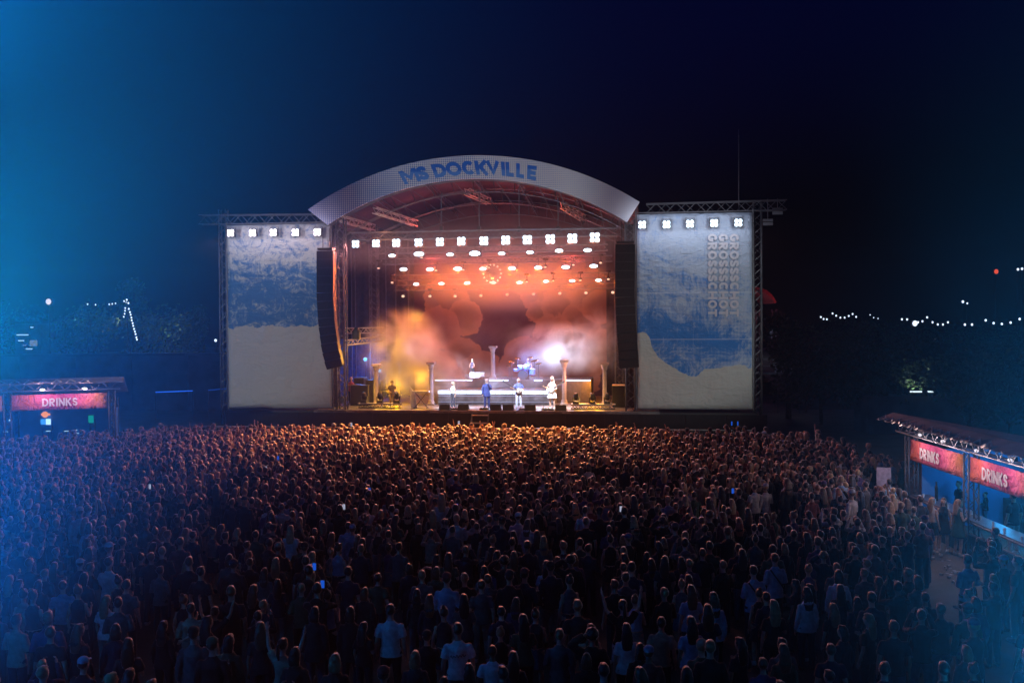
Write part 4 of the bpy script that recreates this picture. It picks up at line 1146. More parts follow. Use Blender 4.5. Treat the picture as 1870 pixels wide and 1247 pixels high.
# drum kit
def drums():
    v = 6.7; u, z = SP(956, 690, v); t = sthing('drum_kit', 'drum kit with cymbals on the riser in blue light', 'drum kit', u, v, zr2)
    shell = mat('drum_shell', (.12, .2, .45), .3, .3); skin = mat('drum_skin', (.75, .75, .78), .5); brass = mat('cymbal_brass', (.6, .5, .3), .25, 1)
    RX = Matrix.Rotation(R(90), 3, 'X')
    b = MB().lathe([(.28, -.22), (.28, .22)], (0, -.1, .3), 18, RX).build('bass_drum', shell, t); MB().lathe([(.27, 0), (.27, .01)], (0, -.325, .3), 18, RX).build('drum_head', skin, b)
    MB().lathe([(.295, -.02), (.295, .02)], (0, -.32, .3), 18, RX).build('hoop', M_black, b)
    for (x, y, zz, r, h, tl) in ((-.22, -.05, .78, .15, .2, 18), (.2, -.05, .78, .16, .22, 18), (.55, .15, .5, .2, .34, 5), (-.5, .15, .6, .18, .13, 5)):
        Q = Matrix.Rotation(R(tl), 3, 'X')
        d = MB().lathe([(r, -h / 2), (r, h / 2)], (x, y, zz), 14, Q).build('tom_drum', shell, t); MB().lathe([(r * .97, 0), (r * .97, .01)], Vector((x, y, zz)) + Q @ Vector((0, 0, h / 2)), 14, Q).build('drum_head', skin, d)
    for (x, y, zz, r, tl) in ((-.75, 0, 1.15, .25, 15), (.72, 0, 1.2, .27, -14), (-.38, .15, 1.35, .2, 12), (.95, .2, 1.0, .22, -10), (-.95, .2, .85, .18, 0), (.4, .2, 1.4, .2, -10)):
        Q = Matrix.Rotation(R(tl), 3, 'Y') @ Matrix.Rotation(R(14), 3, 'X')
        c = MB().lathe([(.0, .03), (.05, .025), (r, 0), (r, -.005)], (x, y, zz), 16, Q).build('cymbal', brass, t)
        MB().bar((x, y, 0), (x, y, zz), .014, 5).bar((x, y, .25), (x + .15, y + .1, 0), .01, 4).bar((x, y, .25), (x - .15, y + .1, 0), .01, 4).build('stand', M_steel, t)
    MB().lathe([(.17, 0), (.17, .06)], (.0, .75, .45), 12).bar((0, .75, 0), (0, .75, .45), .03).build('stool', M_black, t)
drums()
# percussion rack far left
v = 3.2; u, z = SP(706, 718, v); t = sthing('percussion_rack', 'small percussion rack with a bar and cymbal left of the yellow smoke', 'percussion', u, v, DECK)
MB().bar((-.35, 0, 0), (-.35, 0, 1.0), .02).bar((.35, 0, 0), (.35, 0, 1.0), .02).bar((-.35, 0, 1.0), (.35, 0, 1.0), .02).build('frame', M_steel, t)
MB().lathe([(0, .03), (.22, 0), (.22, -.006)], (.1, 0, 1.1), 14).build('cymbal', mat('brass_left', (.55, .45, .25), .3, 1), t)
MB().lathe([(.16, -.15), (.16, .15)], (-.15, 0, .75), 12).build('drum', M_wood, t)
# blue lamps at the left back
for i, (px, py, v, r) in enumerate(((667, 656, 8, .12), (693, 677, 8, .10), (1146, 695, 2.5, .07))):
    u, z = SP(px, py, v)
    t = sthing('blue_spotlight', ['bright blue lamp above the racks at the left of the stage', 'blue lamp right behind the leftmost column', 'small cyan lamp inside the right tower'][i], 'stage light', u, v, DECK)
    MB().ell((0, 0, z - DECK), (r, r * .6, r), 10, 7).build('lens', E_cyan, t, True); MB().bar((0, .1, 0), (0, .1, z - DECK), .03).box((0, .1, z - DECK), (.25, .14, .25)).build('stand', M_black, t)
    if i < 2: lamp('POINT', 'blue_spot_glow', W(u, v - .25, z), (260, 110)[i], (.02, .22, 1), size=.1)
u, z = SP(730, 668, 9); t = sthing('blue_light_tube', 'thin upright blue light tube in the smoke at the left', 'light tube', u, 9, DECK)
z1_ = SP(730, 660, 9)[1] - DECK; z0_ = SP(730, 682, 9)[1] - DECK
MB().bar((0, 0, z0_), (0, 0, z1_), .05, 6).build('tube', emis('tube_blue', (.1, .3, 1), 1.2), t); MB().bar((0, .05, 0), (0, .05, z0_), .03).build('stand', M_black, t)
# blue screen panel behind left tower
u, z = SP(650, 660, 11); t = sthing('blue_side_panel', 'blue lit cloth panel at the left back of the stage', 'panel', u, 11, DECK)
MB().box((0, 0, 2.0), (3.0, .05, 4.0)).build('cloth', mat('blue_cloth', (.05, .12, .4), .9), t)

# ------------------------------------------------------------------ smoke (lit by the point lights added below)
def smoke(name, label, c, rad, dens, ns, seed, col=(1, 1, 1), lo=.38, hi=.72, step=1.0):
    m = bpy.data.materials.new(name); m.use_nodes = True; tt = m.node_tree; tt.nodes.clear()
    class _O: pass
    N = NT(m)
    co = N.coord('Object'); x, y, z = N.sep(co)
    r = N.math('SQRT', N.math('ADD', N.math('ADD', N.math('POWER', N.math('DIVIDE', x, rad[0]), 2.0), N.math('POWER', N.math('DIVIDE', y, rad[1]), 2.0)), N.math('POWER', N.math('DIVIDE', z, rad[2]), 2.0)))
    vadd = N.n('ShaderNodeVectorMath', operation='ADD'); N.put(vadd.inputs[0], co); vadd.inputs[1].default_value = (seed * 3.1, seed, seed * 1.7)
    nz = N.noise(vadd.outputs[0], ns, 3, .6, .4)
    d = N.math('MULTIPLY', N.ramp(nz, lo, hi), N.math('MULTIPLY', N.ramp(r, 1.0, .35), dens))
    pv = N.n('ShaderNodeVolumePrincipled'); pv.inputs['Color'].default_value = tuple(col) + (1,); N.put(pv.inputs['Density'], d); pv.inputs['Anisotropy'].default_value = .1
    o_ = N.n('ShaderNodeOutputMaterial'); tt.links.new(pv.outputs[0], o_.inputs['Volume'])
    m.cycles.volume_step_rate = step
    mb = MB().ell((0, 0, 0), tuple(q for q in rad), 16, 10)
    o = mb.build(name, m, None, loc=W(*c), rz=-SA); tag(o, label, kind='stuff'); return o
u, z = SP(735, 640, 5.2); smoke('smoke', 'plume of yellow lit smoke rising at the left of the stage', (u, 5.4, z - .2), (3.3, 1.8, 3.3), 1.2, .62, 1, lo=.32, hi=.62)
u, z = SP(790, 690, 5.0); smoke('smoke', 'low bank of yellow smoke behind the keyboard stand', (u, 5.6, z), (2.8, 1.3, 2.2), 1.1, .8, 2, lo=.32, hi=.62)
u, z = SP(765, 632, 4.6); smoke('smoke', 'pinkish white puff of smoke left of centre', (u, 3.6, z), (1.7, .8, 1.4), 1.6, 1.0, 3, lo=.32, hi=.6)
u, z = SP(1010, 640, 6.0); smoke('smoke', 'bright blue white cloud of smoke at the right of the stage', (u, 8.2, z), (3.8, 1.6, 2.1), 1.3, .7, 4, lo=.30, hi=.65)
u, z = SP(1085, 640, 6.0); smoke('smoke', 'thin orange smoke right of the bright cloud', (u, 7.5, z + .3), (2.0, 1.4, 3.0), .5, .7, 5)
def mist(label, c, rad, dens, power=1.0, lo=0.0):
    m = bpy.data.materials.new('mist'); m.use_nodes = True; tt = m.node_tree; tt.nodes.clear(); N = NT(m)
    co = N.coord('Object'); x, y, z = N.sep(co)
    r = N.math('SQRT', N.math('ADD', N.math('ADD', N.math('POWER', N.math('DIVIDE', x, rad[0]), 2.0), N.math('POWER', N.math('DIVIDE', y, rad[1]), 2.0)), N.math('POWER', N.math('DIVIDE', z, rad[2]), 2.0)))
    d = N.math('MULTIPLY', N.ramp(r, 1.0, lo), dens)
    pv = N.n('ShaderNodeVolumePrincipled'); N.put(pv.inputs['Density'], d); pv.inputs['Color'].default_value = (.95, .97, 1, 1)
    o_ = N.n('ShaderNodeOutputMaterial'); tt.links.new(pv.outputs[0], o_.inputs['Volume']); m.cycles.volume_step_rate = 2.0
    o = MB().ell((0, 0, 0), rad, 20, 14).build('mist', m, None, loc=c); tag(o, label, kind='stuff')
mist('added thin mist that catches the blue light left of the camera', (-9.0, 12.5, 7.4), (12.5, 5.5, 15), .014)  # mist volumes added on both sides to show the blue light
mist('added thin mist that catches the blue light right of the camera', (9.4, 12.5, 2.6), (7.2, 4.5, 13.5), .017)
mist('thin orange haze hanging among the lamp rows over the stage', W(.6, 8.2, 9.8), (8.8, 4.6, 2.8), .24)
mist('thin white haze added before the upper stage lamps to make them glow', W(-.3, -1.0, 11.4), (19.0, 3.0, 2.2), .042)  # haze volume added to give the blinders a glow
u, z = SP(900, 700, 3.5); smoke('smoke', 'thin bluish white smoke around the band and the riser', (u, 3.9, z + .1), (5.6, 1.4, 1.7), .13, .7, 6, lo=.3, hi=.7)
u, z = SP(850, 640, 8.5); smoke('smoke', 'brownish orange smoke before the left half of the backdrop', (u, 9.3, z + .4), (5.0, 1.7, 3.6), .08, .5, 7, lo=.33, hi=.65)
u, z = SP(1000, 600, 9.5); smoke('smoke', 'thin reddish smoke before the right half of the backdrop', (u, 9.9, z + .4), (4.6, 1.4, 3.2), .05, .5, 8, lo=.33, hi=.65)
# point lights put inside/under the smoke to light it, no fixtures
for (px, py, v, p, c) in ((725, 712, 5.6, 340, (1, .46, .0)), (705, 625, 4.8, 300, (1, .46, .0)), (775, 690, 5.6, 170, (1, .42, .0)), (762, 638, 4.2, 60, (1, .50, .62)),
                          (1010, 650, 8.0, 320, (.62, .66, 1)), (1042, 640, 8.0, 300, (.75, .78, 1)), (958, 665, 7.4, 420, (.22, .28, 1)), (1085, 690, 6.5, 420, (1, .38, .0)), (1050, 690, 5.0, 160, (1, .4, .3)), (905, 700, 4.6, 190, (.5, .62, 1)), (820, 705, 4.6, 120, (.6, .62, 1)), (980, 700, 4.6, 170, (.5, .6, 1)), (770, 575, 6.2, 120, (1, .45, .05)), (850, 650, 7.5, 90, (1, .35, .2)),
                          (1060, 728, 3.0, 90, (1, .55, .08)), (1095, 735, 2.6, 40, (1, .55, .08)), (700, 730, 3.0, 50, (1, .5, .06))):
    u, z = SP(px, py, v); lamp('POINT', 'smoke_fill', W(u, v - 1.0, z), p * .8, c, size=.35)
# key lights on the band and the deck
for (tgt, zt_k, p, c, an) in ((827, 2.6, 3600, (.62, .76, 1), 20), (890, 2.6, 2400, (.45, .6, 1), 18), (947, 2.6, 3600, (.55, .68, 1), 20), (1006, 2.6, 4000, (.82, .86, 1), 20), (863, 4.2, 6500, (.6, .72, 1), 12), (962, 4.1, 6500, (.30, .40, 1), 14)):
    vt = 1.8 if zt_k < 3 else 7.0; ut, _ = SP(tgt, 720, vt)
    lamp('SPOT', 'follow_spot', W(ut * 1.05, -2.6 if vt < 3 else -2.2, 8.6), p * KEY, c, W(ut, vt, zt_k), an, .1, .6)
for (px, p) in ((690, 2600), (760, 2600), (860, 2200), (980, 2200), (1070, 2800)):
    u, z = SP(px, 440, 3.0); lamp('SPOT', 'deck_wash', W(u, .9, z - 2.2), p * 1.1, (1, .52, .14), W(u, 1.8, DECK), 40, .15, .8)
for u_ in (-4.5, 0, 4.8): lamp('POINT', 'roof_fill', W(u_, 6.5, 12.3 if u_ == 0 else 11.2), 260, (1, .085, .06), size=.3)  # point lights added to redden the roof underside
lamp('POINT', 'truss_wash', W(SP(690, 420, 1)[0], 1.2, SP(690, 425, 1)[1]), 70, (1, .35, .12), size=.15)
lamp('POINT', 'truss_wash', W(SP(665, 640, 1.5)[0], 1.4, SP(665, 640, 1.5)[1]), 90, (1, .50, .05), size=.15)
# warm spots added without fixtures to light the pit and front rows
for u_ in (-5.4, -2.9, -.5, 2.0, 4.5):
    lamp('SPOT', 'audience_fill', W(u_, -.9, 7.2), 1500 * AUD, (1, .31, .065), W(u_ * 1.2, -9.0, 1.0), 56, .25, 1)

# floor monitors and cables
wm = MB().add([(-.32, 0, 0), (.32, 0, 0), (.32, .5, 0), (-.32, .5, 0), (-.32, .12, .34), (.32, .12, .34), (.32, .5, .12), (-.32, .5, .12)], [(0, 3, 2, 1), (4, 5, 6, 7), (0, 1, 5, 4), (2, 3, 7, 6), (1, 2, 6, 5), (0, 4, 7, 3)]).mesh('cabinet', M_black)
wg = MB().add([(-.28, .15, .345), (.28, .15, .345), (.28, .47, .15), (-.28, .47, .15), (-.28, .15, .355), (.28, .15, .355), (.28, .47, .16), (-.28, .47, .16)], [(4, 5, 6, 7), (0, 1, 5, 4), (1, 2, 6, 5), (2, 3, 7, 6), (3, 0, 4, 7), (0, 3, 2, 1)]).mesh('grille', M_grille)
for i, px in enumerate((812, 846, 905, 928, 968, 1024)):
    u, z = SP(px, 745, .5); t = sthing('floor_monitor', 'black wedge monitor at the stage edge, %s of six' % nth(i, 6), 'loudspeaker', u, .35, DECK, 'wedge monitors along the stage edge'); link('cabinet', wm, t); link('grille', wg, t)
rc = random.Random(12)
for i, (a_, b_) in enumerate(((752, 830), (836, 900), (905, 960), (962, 1010), (1012, 1060))):
    ua, ub = SP(a_, 745, 1.5)[0], SP(b_, 745, 1.5)[0]
    pts_ = [W(ua + (ub - ua) * k / 8, 1.2 + .5 * math.sin(k * 1.3 + i) + rc.uniform(-.1, .1), DECK + .015) for k in range(9)]
    o_ = MB().path([p - pts_[0] for p in pts_], .015, 5).build('cable', M_black, None, loc=pts_[0]); tag(o_, 'black cable snaking over the stage floor, %s of five' % nth(i, 5), 'cable', 'cables on the stage floor')

# ================================================================== PEOPLE
def remeshed(mb, name, voxel, ratio, smooth_it=3, hairy=0.0, seed=0):
    """one continuous skin over overlapping closed forms"""
    me = mb.mesh(name, None); o = bpy.data.objects.new(name, me); C.objects.link(o)
    a = o.modifiers.new('r', 'REMESH'); a.mode = 'VOXEL'; a.voxel_size = voxel
    if smooth_it: b = o.modifiers.new('s', 'SMOOTH'); b.iterations = smooth_it; b.factor = .5
    if ratio < 1: c = o.modifiers.new('d', 'DECIMATE'); c.ratio = ratio
    dg = bpy.context.evaluated_depsgraph_get()
    me2 = bpy.data.meshes.new_from_object(o.evaluated_get(dg)); me2.name = name
    bpy.data.objects.remove(o); bpy.data.meshes.remove(me)
    if hairy:
        for v in me2.vertices:
            n = mnoise.noise(v.co * 26 + Vector((seed, 0, 0))) + .6 * mnoise.noise(v.co * 60 + Vector((0, seed, 0)))
            v.co += v.normal * hairy * n
    me2.polygons.foreach_set('use_smooth', [True] * len(me2.polygons)); me2.update()
    return me2

POSES = {  # per side: elbow, wrist (x is outward)
    'down': ((.245, -.03, 1.10), (.255, .05, .86)),
    'fold': ((.25, -.02, 1.12), (.06, .22, 1.12)),
    'hip': ((.37, -.08, 1.13), (.20, .03, .98)),
    'hold': ((.25, .0, 1.12), (.17, .26, 1.24)),
    'phone': ((.26, .20, 1.30), (.13, .36, 1.58)),
    'up': ((.26, .06, 1.62), (.20, .10, 1.88)),
    'upwide': ((.36, .03, 1.58), (.42, .08, 1.84)),
    'hug': ((.42, .04, 1.36), (.58, .02, 1.28)),
    'head': ((.36, .0, 1.50), (.14, -.04, 1.66)),
    'play': ((.28, -.02, 1.10), (.14, .24, 1.02)),
    'neck': ((.30, .06, 1.14), (.42, .26, 1.22)),
    'mic': ((.22, .10, 1.16), (.05, .18, 1.46)),
    'keys': ((.24, .06, 1.12), (.18, .34, 1.06)),
    'drum': ((.30, .08, 1.18), (.24, .34, 1.10)),
}
def person_parts(sex, hair, top, bottom, aL, aR, seed, voxel=.015, ratio=.5, sit=False, stance=.1, turn=0.0):
    """meshes: body, hair, top, bottom, shoes (+ extras). Faces +Y, feet at z = 0, height about 1.75"""
    f = sex == 'f'; sh = .165 if f else .188; hipw = .165 if f else .155; waist = .125 if f else .145
    out = {}; hands = {}
    def torso(mb, e=0.0, z0=.90):
        P = [(.90, hipw, .118), (1.0, hipw * .97, .112), (1.10, waist + .005, .098), (1.2, waist + .012, .102), (1.31, sh * .86, .110), (1.365, sh * .84, .092), (1.405, sh * .62, .074), (1.44, sh * .40, .06), (1.475, .055, .05)]
        P = [p for p in P if p[0] >= z0 - .001] if z0 > .9 else ([(z0, hipw * 1.02, .12)] if z0 < .9 else []) + P
        mb.path([(0, -.012 if z > 1.3 else 0, z) for z, a, b in P], [(a + e, b + e) for z, a, b in P], 14)
        if f: 
            for s in (-1, 1): mb.ell((s * .07, .085, 1.27), (.06 + e, .05 + e, .06 + e), 8, 6)
    def limb(mb, side, pose, e=0.0, to=1.0):
        el, wr = POSES[pose]; s = side; k = sh / .188
        S = Vector((s * (sh - .008), -.01, 1.352)); E = Vector((s * el[0] * k, el[1], el[2])); Wp = Vector((s * wr[0] * k, wr[1], wr[2]))
        r0, r1, r2 = (.043, .036, .025) if f else (.052, .042, .029)
        if to < .95:
            q = S.lerp(E, to / .5 if to < .5 else 1)
            pts = [S - Vector((s * .03, 0, 0)), S.lerp(q, .45), q] if to < .5 else [S - Vector((s * .03, 0, 0)), S.lerp(E, .5), E, E.lerp(Wp, (to - .5) * 2)]
            rr = [r0 + e, r0 + .004 + e, r1 + .012 + e] if to < .5 else [r0 + e, r0 + e, r1 + e, r1 * .9 + e]
            mb.path(pts, rr, 9)
        else:
            mb.path([S - Vector((s * .03, 0, 0)), S.lerp(E, .35), E, E.lerp(Wp, .35), Wp], [r0 + e * .8, r0 + e, r1 + e, r1 * 1.0 + e, r2 + e], 9)
        mb.ell(S, r0 + .003 + e * .7, 8, 6)
        return S, E, Wp
    HY = .45 if sit else 0.0
    def leg(mb, s, e=0.0, zend=.09, rk=None):
        H = Vector((s * hipw * .56, 0, .93)); K = Vector((s * (stance + .01), .02, .50)); A = Vector((s * (stance + .02), -.02, .09))
        if sit: K = Vector((s * .16, .42, .86)); A = Vector((s * .17, .40, .44))
        t = min(1, (K.z - zend) / (K.z - A.z)) if zend < K.z else 0
        if zend >= K.z and not sit:
            f2 = (H.z - zend) / (H.z - K.z); q = H.lerp(K, f2); mb.path([H, H.lerp(q, .5), q], [.098 + e, .09 + e, .08 + e + (rk or 0)], 10)
        else:
            q = K.lerp(A, t); mb.path([H, H.lerp(K, .5), K, K.lerp(q, .4), q], [.098 + e, .082 + e, .060 + e, .056 + e + (rk or 0) * .5, (.038 if t > .9 else .05) + e + (rk or 0)], 10)
        return A
    # body
    b = MB(); torso(b); b.path([(0, -.015, 1.40), (0, 0, 1.56)], [.062 if not f else .052, .052 if not f else .045], 10)
    b.ell((0, .012, 1.64), (.076, .094, .112), 14, 10); b.ell((0, .045, 1.58), (.052, .055, .055), 10, 7)
    b.ell((0, .112, 1.625), (.013, .022, .024), 7, 5); b.ell((0, .092, 1.583), (.026, .018, .010), 8, 5)
    for s in (-1, 1):
        b.ell((s * .079, .0, 1.625), (.012, .022, .032), 7, 5); b.ell((s * .03, .088, 1.662), (.022, .018, .009), 7, 5)
        S, E, Wp = limb(b, s, aL if s < 0 else aR); hands[s] = (E, Wp)
        A = leg(b, s); b.ell(A + Vector((0, .07, -.05)), (.042, .125, .038), 9, 6)
    if sit: b.ell((0, .02, .92), (hipw + .02, .15, .12), 12, 8)
    for s in (-1, 1):
        E, Wp = hands[s]; d = (Wp - E).normalized(); b.ell(Wp + d * .045, (.030, .034, .045) if abs(d.z) > .6 else (.034, .05, .026), 8, 6)
    me = remeshed(b, 'body', voxel, ratio)
    # fingers: five bent chains rooted in each palm
    fb = MB()
    for s in (-1, 1):
        E, Wp = hands[s]; d = (Wp - E).normalized(); pose = aL if s < 0 else aR
        side = d.cross(Vector((s, .3, 0))).normalized(); nrm = d.cross(side).normalized(); base = Wp + d * .075
        curl = .5 if pose in ('up', 'upwide', 'down', 'head') else 1.3
        for k, L in enumerate((.062, .072, .067, .052)):
            r0 = base + side * (-.024 + .016 * k); m1 = r0 + d * L * .5; m2 = m1 + (d + nrm * curl).normalized() * L * .5
            fb.path([r0 - d * .02, r0 + d * L * .1, m1, m2], [.0095, .009, .008, .006], 5)
        r0 = Wp + d * .03 - side * .03; fb.path([r0 + side * .01, r0 - side * .018 + d * .02, r0 - side * .022 + d * .05], [.011, .0095, .007], 5)
    bmx = bmesh.new(); bmx.from_mesh(me); t2 = fb.mesh('f', None); bmx.from_mesh(t2); bmx.to_mesh(me); bmx.free(); bpy.data.meshes.remove(t2)
    me.polygons.foreach_set('use_smooth', [True] * len(me.polygons)); out['body'] = me
    # eyes as small dark dots kept on the face
    # hair
    h = MB()
    if hair != 'bald':
        if hair == 'curly': h.ell((0, -.015, 1.675), (.115, .118, .112), 12, 9)
        else: h.ell((0, -.016, 1.662), (.087, .098, .102), 12, 9)
        h.ell((0, .03, 1.725), (.066, .06, .036), 10, 6)
        if hair == 'long': h.path([(0, -.04, 1.70), (0, -.075, 1.60), (0, -.095, 1.45), (0, -.115, 1.28)], [(.075, .05), (.098, .055), (.115, .045), (.085, .028)], 12)
        if hair == 'mid': h.path([(0, -.03, 1.70), (0, -.06, 1.58), (0, -.065, 1.47)], [(.08, .06), (.102, .062), (.09, .045)], 12)
        if hair == 'bun': h.ell((0, -.06, 1.77), (.045, .045, .042), 9, 7)
        if hair == 'tail': h.path([(0, -.09, 1.70), (0, -.15, 1.66), (0, -.15, 1.5), (0, -.13, 1.40)], [.025, .034, .036, .015], 8)
        if hair == 'cap': pass
        hm = remeshed(h, 'hair', .017, .6, 1, .016 if hair in ('curly',) else .009, seed)
        out['hair'] = hm
    if hair == 'cap':
        cp = MB(); cp.ell((0, -.008, 1.70), (.094, .106, .082), 14, 9); cp.ell((0, .12, 1.69), (.07, .075, .012), 12, 5)
        out['cap'] = remeshed(cp, 'cap', .015, .6, 1)
    # top
    tp = MB(); e = .016 if top != 'coat' else .03
    zlow = {'tee': .84, 'shirt': .80, 'hood': .82, 'tank': .98, 'coat': .72, 'dress': .62}[top]
    torso(tp, e, zlow if zlow >= .9 else .90)
    if zlow < .9: tp.path([(0, 0, .98), (0, 0, zlow)], [(hipw + e + .012, .118 + e), (hipw + e + (.09 if top == 'dress' else .030), .122 + e + (.07 if top == 'dress' else .01))], 14)
    for s in (-1, 1):
        pose = aL if s < 0 else aR
        if top == 'tee': limb(tp, s, pose, e + .008, .34)
        elif top in ('shirt', 'hood', 'coat'): limb(tp, s, pose, e, .97 if top != 'x' else .9)
    if top == 'hood': tp.ell((0, -.09, 1.44), (.12, .06, .07), 10, 6)
    if top == 'shirt': tp.path([(0, -.012, 1.42), (0, -.005, 1.475)], [.078, .066], 10)
    out['top'] = remeshed(tp, 'top', voxel, ratio, 3, .006, seed + 3)
    # bottom
    bt = MB(); 
    bt.path([(0, 0, 1.0), (0, 0, .90), (0, .0, .84)], [(hipw + .008, .112), (hipw + .014, .125), (hipw, .12)], 12)
    if bottom == 'trousers':
        for s in (-1, 1): leg(bt, s, .012, .10, .012)
    elif bottom == 'shorts':
        for s in (-1, 1): leg(bt, s, .018, .60, .012)
    elif bottom == 'skirt':
        bt.path([(0, 0, .92), (0, 0, .58)], [(hipw + .01, .125), (hipw + .06, .18)], 14)
    out['bottom'] = remeshed(bt, 'trousers', voxel, ratio, 2, .005, seed + 5)
    so = MB()
    for s in (-1, 1):
        A = Vector((s * (stance + .02), -.02, .09)) if not sit else Vector((s * .17, .40, .44))
        so.ell(A + Vector((0, .075, -.045)), (.052, .14, .044), 10, 6); so.ell(A + Vector((0, -.01, -.01)), (.05, .06, .07), 9, 6)
    out['shoes'] = remeshed(so, 'shoes', .018, .5, 1)
    out['_hands'] = hands
    return out

def obj_color_mat(name, rough=.8, instancer=None, sheen=0.0):
    m, N, b = new_mat(name)
    if instancer:
        a = N.n('ShaderNodeAttribute', attribute_type='INSTANCER', attribute_name=instancer); col = a.outputs['Color']
    else: col = N.n('ShaderNodeObjectInfo').outputs['Color']
    nz = N.noise(N.coord('Object'), 14, 3)
    N.put(b.inputs['Base Color'], N.mix(N.ramp(nz, .3, .7), N.mix(.3, col, (0, 0, 0)), col)); b.inputs['Roughness'].default_value = rough
    b.inputs['Sheen Weight'].default_value = sheen; b.inputs['Sheen Roughness'].default_value = .3
    return m
SH = dict(skin=.1, hair=.9, cloth=.25, shoe=0, top=.25, bottom=.15)
PM = {k: obj_color_mat('person_' + k, r, None, SH[k]) for k, r in (('skin', .55), ('hair', .5), ('cloth', .9), ('shoe', .6))}
IM = {k: obj_color_mat('crowd_' + k, r, 'c_' + k, SH[k]) for k, r in (('skin', .55), ('hair', .5), ('top', .9), ('bottom', .85))}
KEYM = {'body': 'skin', 'hair': 'hair', 'cap': 'cloth', 'top': 'cloth', 'bottom': 'cloth', 'shoes': 'shoe'}
PARTNAME = {'body': 'body', 'hair': 'hair', 'cap': 'cap', 'top': 'top', 'bottom': 'trousers', 'shoes': 'shoes'}

ARCH = [  # sex, hair, top, bottom, left arm, right arm, words
    ('m', 'short', 'tee', 'trousers', 'down', 'down', 'short hair', 't-shirt'),
    ('m', 'short', 'shirt', 'trousers', 'fold', 'fold', 'short hair', 'long sleeved shirt'),
    ('f', 'long', 'tee', 'trousers', 'down', 'hold', 'long loose hair', 't-shirt'),
    ('f', 'long', 'hood', 'trousers', 'down', 'down', 'long loose hair', 'hooded jumper'),
    ('m', 'curly', 'tee', 'shorts', 'down', 'up', 'curly hair, one arm raised', 't-shirt'),
    ('f', 'bun', 'tank', 'skirt', 'down', 'hold', 'hair in a top bun', 'sleeveless top'),
    ('m', 'cap', 'shirt', 'trousers', 'down', 'hold', 'cap on the head', 'long sleeved shirt'),
    ('f', 'mid', 'coat', 'trousers', 'down', 'down', 'shoulder length hair', 'loose coat'),
    ('f', 'tail', 'tee', 'shorts', 'upwide', 'upwide', 'ponytail, both arms raised', 't-shirt'),
    ('m', 'short', 'hood', 'trousers', 'phone', 'phone', 'short hair, both hands held up in front', 'hooded jumper'),
    ('f', 'long', 'dress', 'skirt', 'hug', 'down', 'long hair, one arm stretched out', 'dress'),
    ('m', 'curly', 'coat', 'trousers', 'head', 'down', 'curly hair, one hand on the head', 'loose coat'),
]
HAIRW = [('short %s hair', ''), ('short %s hair', ''), ('long %s hair', ''), ('long %s hair', ''), ('curly %s hair', ', arm raised'), ('%s hair in a bun', ''), ('a cap', ''), ('shoulder length %s hair', ''),
         ('%s ponytail', ', arms raised'), ('short %s hair', ', hands held up'), ('long %s hair', ', arm outstretched'), ('curly %s hair', ', hand on head')]
PARTS = []
for i, (sx, hr, tpn, bo, aL, aR, _, _) in enumerate(ARCH):
    PARTS.append(person_parts(sx, hr, tpn, bo, aL, aR, i * 7.3, .018, .55))

def person(name_, label, cat, loc, rz, parts, cols, scale=1.0, group=None, names=None):
    """cols: skin hair top bottom shoes cap"""
    t = thing('person', label, cat, loc, rz, group); t.scale = (scale, scale, scale)
    for k in ('body', 'hair', 'cap', 'top', 'bottom', 'shoes'):
        if k not in parts: continue
        me = parts[k]
        if not me.materials: me.materials.append(PM[KEYM[k]])
        nme = PARTNAME[k]
        if names and k in names: nme = names[k]
        o = link(nme, me, t); o.color = tuple(cols[k]) + (1,)
    return t

SKIN = [(.50, .30, .21), (.42, .25, .17), (.55, .35, .26), (.25, .14, .09)]
HAIR = [((.035, .02, .012), 'dark brown'), ((.012, .01, .01), 'black'), ((.09, .05, .025), 'brown'), ((.28, .17, .08), 'blond'), ((.18, .07, .03), 'reddish')]
TOPS = [((.012, .012, .015), 'black'), ((.02, .025, .05), 'navy'), ((.10, .10, .11), 'grey'), ((.60, .60, .62), 'white'), ((.24, .34, .48), 'light blue'), ((.20, .05, .05), 'dark red'),
        ((.30, .26, .19), 'beige'), ((.05, .08, .05), 'olive'), ((.10, .06, .14), 'plum'), ((.03, .03, .035), 'charcoal')]
TOPW = [28, 17, 10, 2, 2.5, 6, 4, 8, 6, 16]
BOT = [(.02, .025, .045), (.012, .012, .014), (.07, .09, .14), (.25, .24, .22)]
def colset(r, ti=None, hi=None):
    ti = r.choices(range(len(TOPS)), TOPW)[0] if ti is None else ti; hi = r.choices(range(len(HAIR)), [30, 25, 20, 16, 9])[0] if hi is None else hi
    bi = r.choices(range(4), [35, 35, 20, 10])[0]
    return dict(body=r.choices(SKIN, [35, 25, 30, 10])[0], hair=HAIR[hi][0], top=TOPS[ti][0], bottom=BOT[bi], shoes=(.03, .03, .03) if r.random() < .6 else (.5, .5, .5), cap=TOPS[r.randrange(len(TOPS))][0]), TOPS[ti][1], HAIR[hi][1]

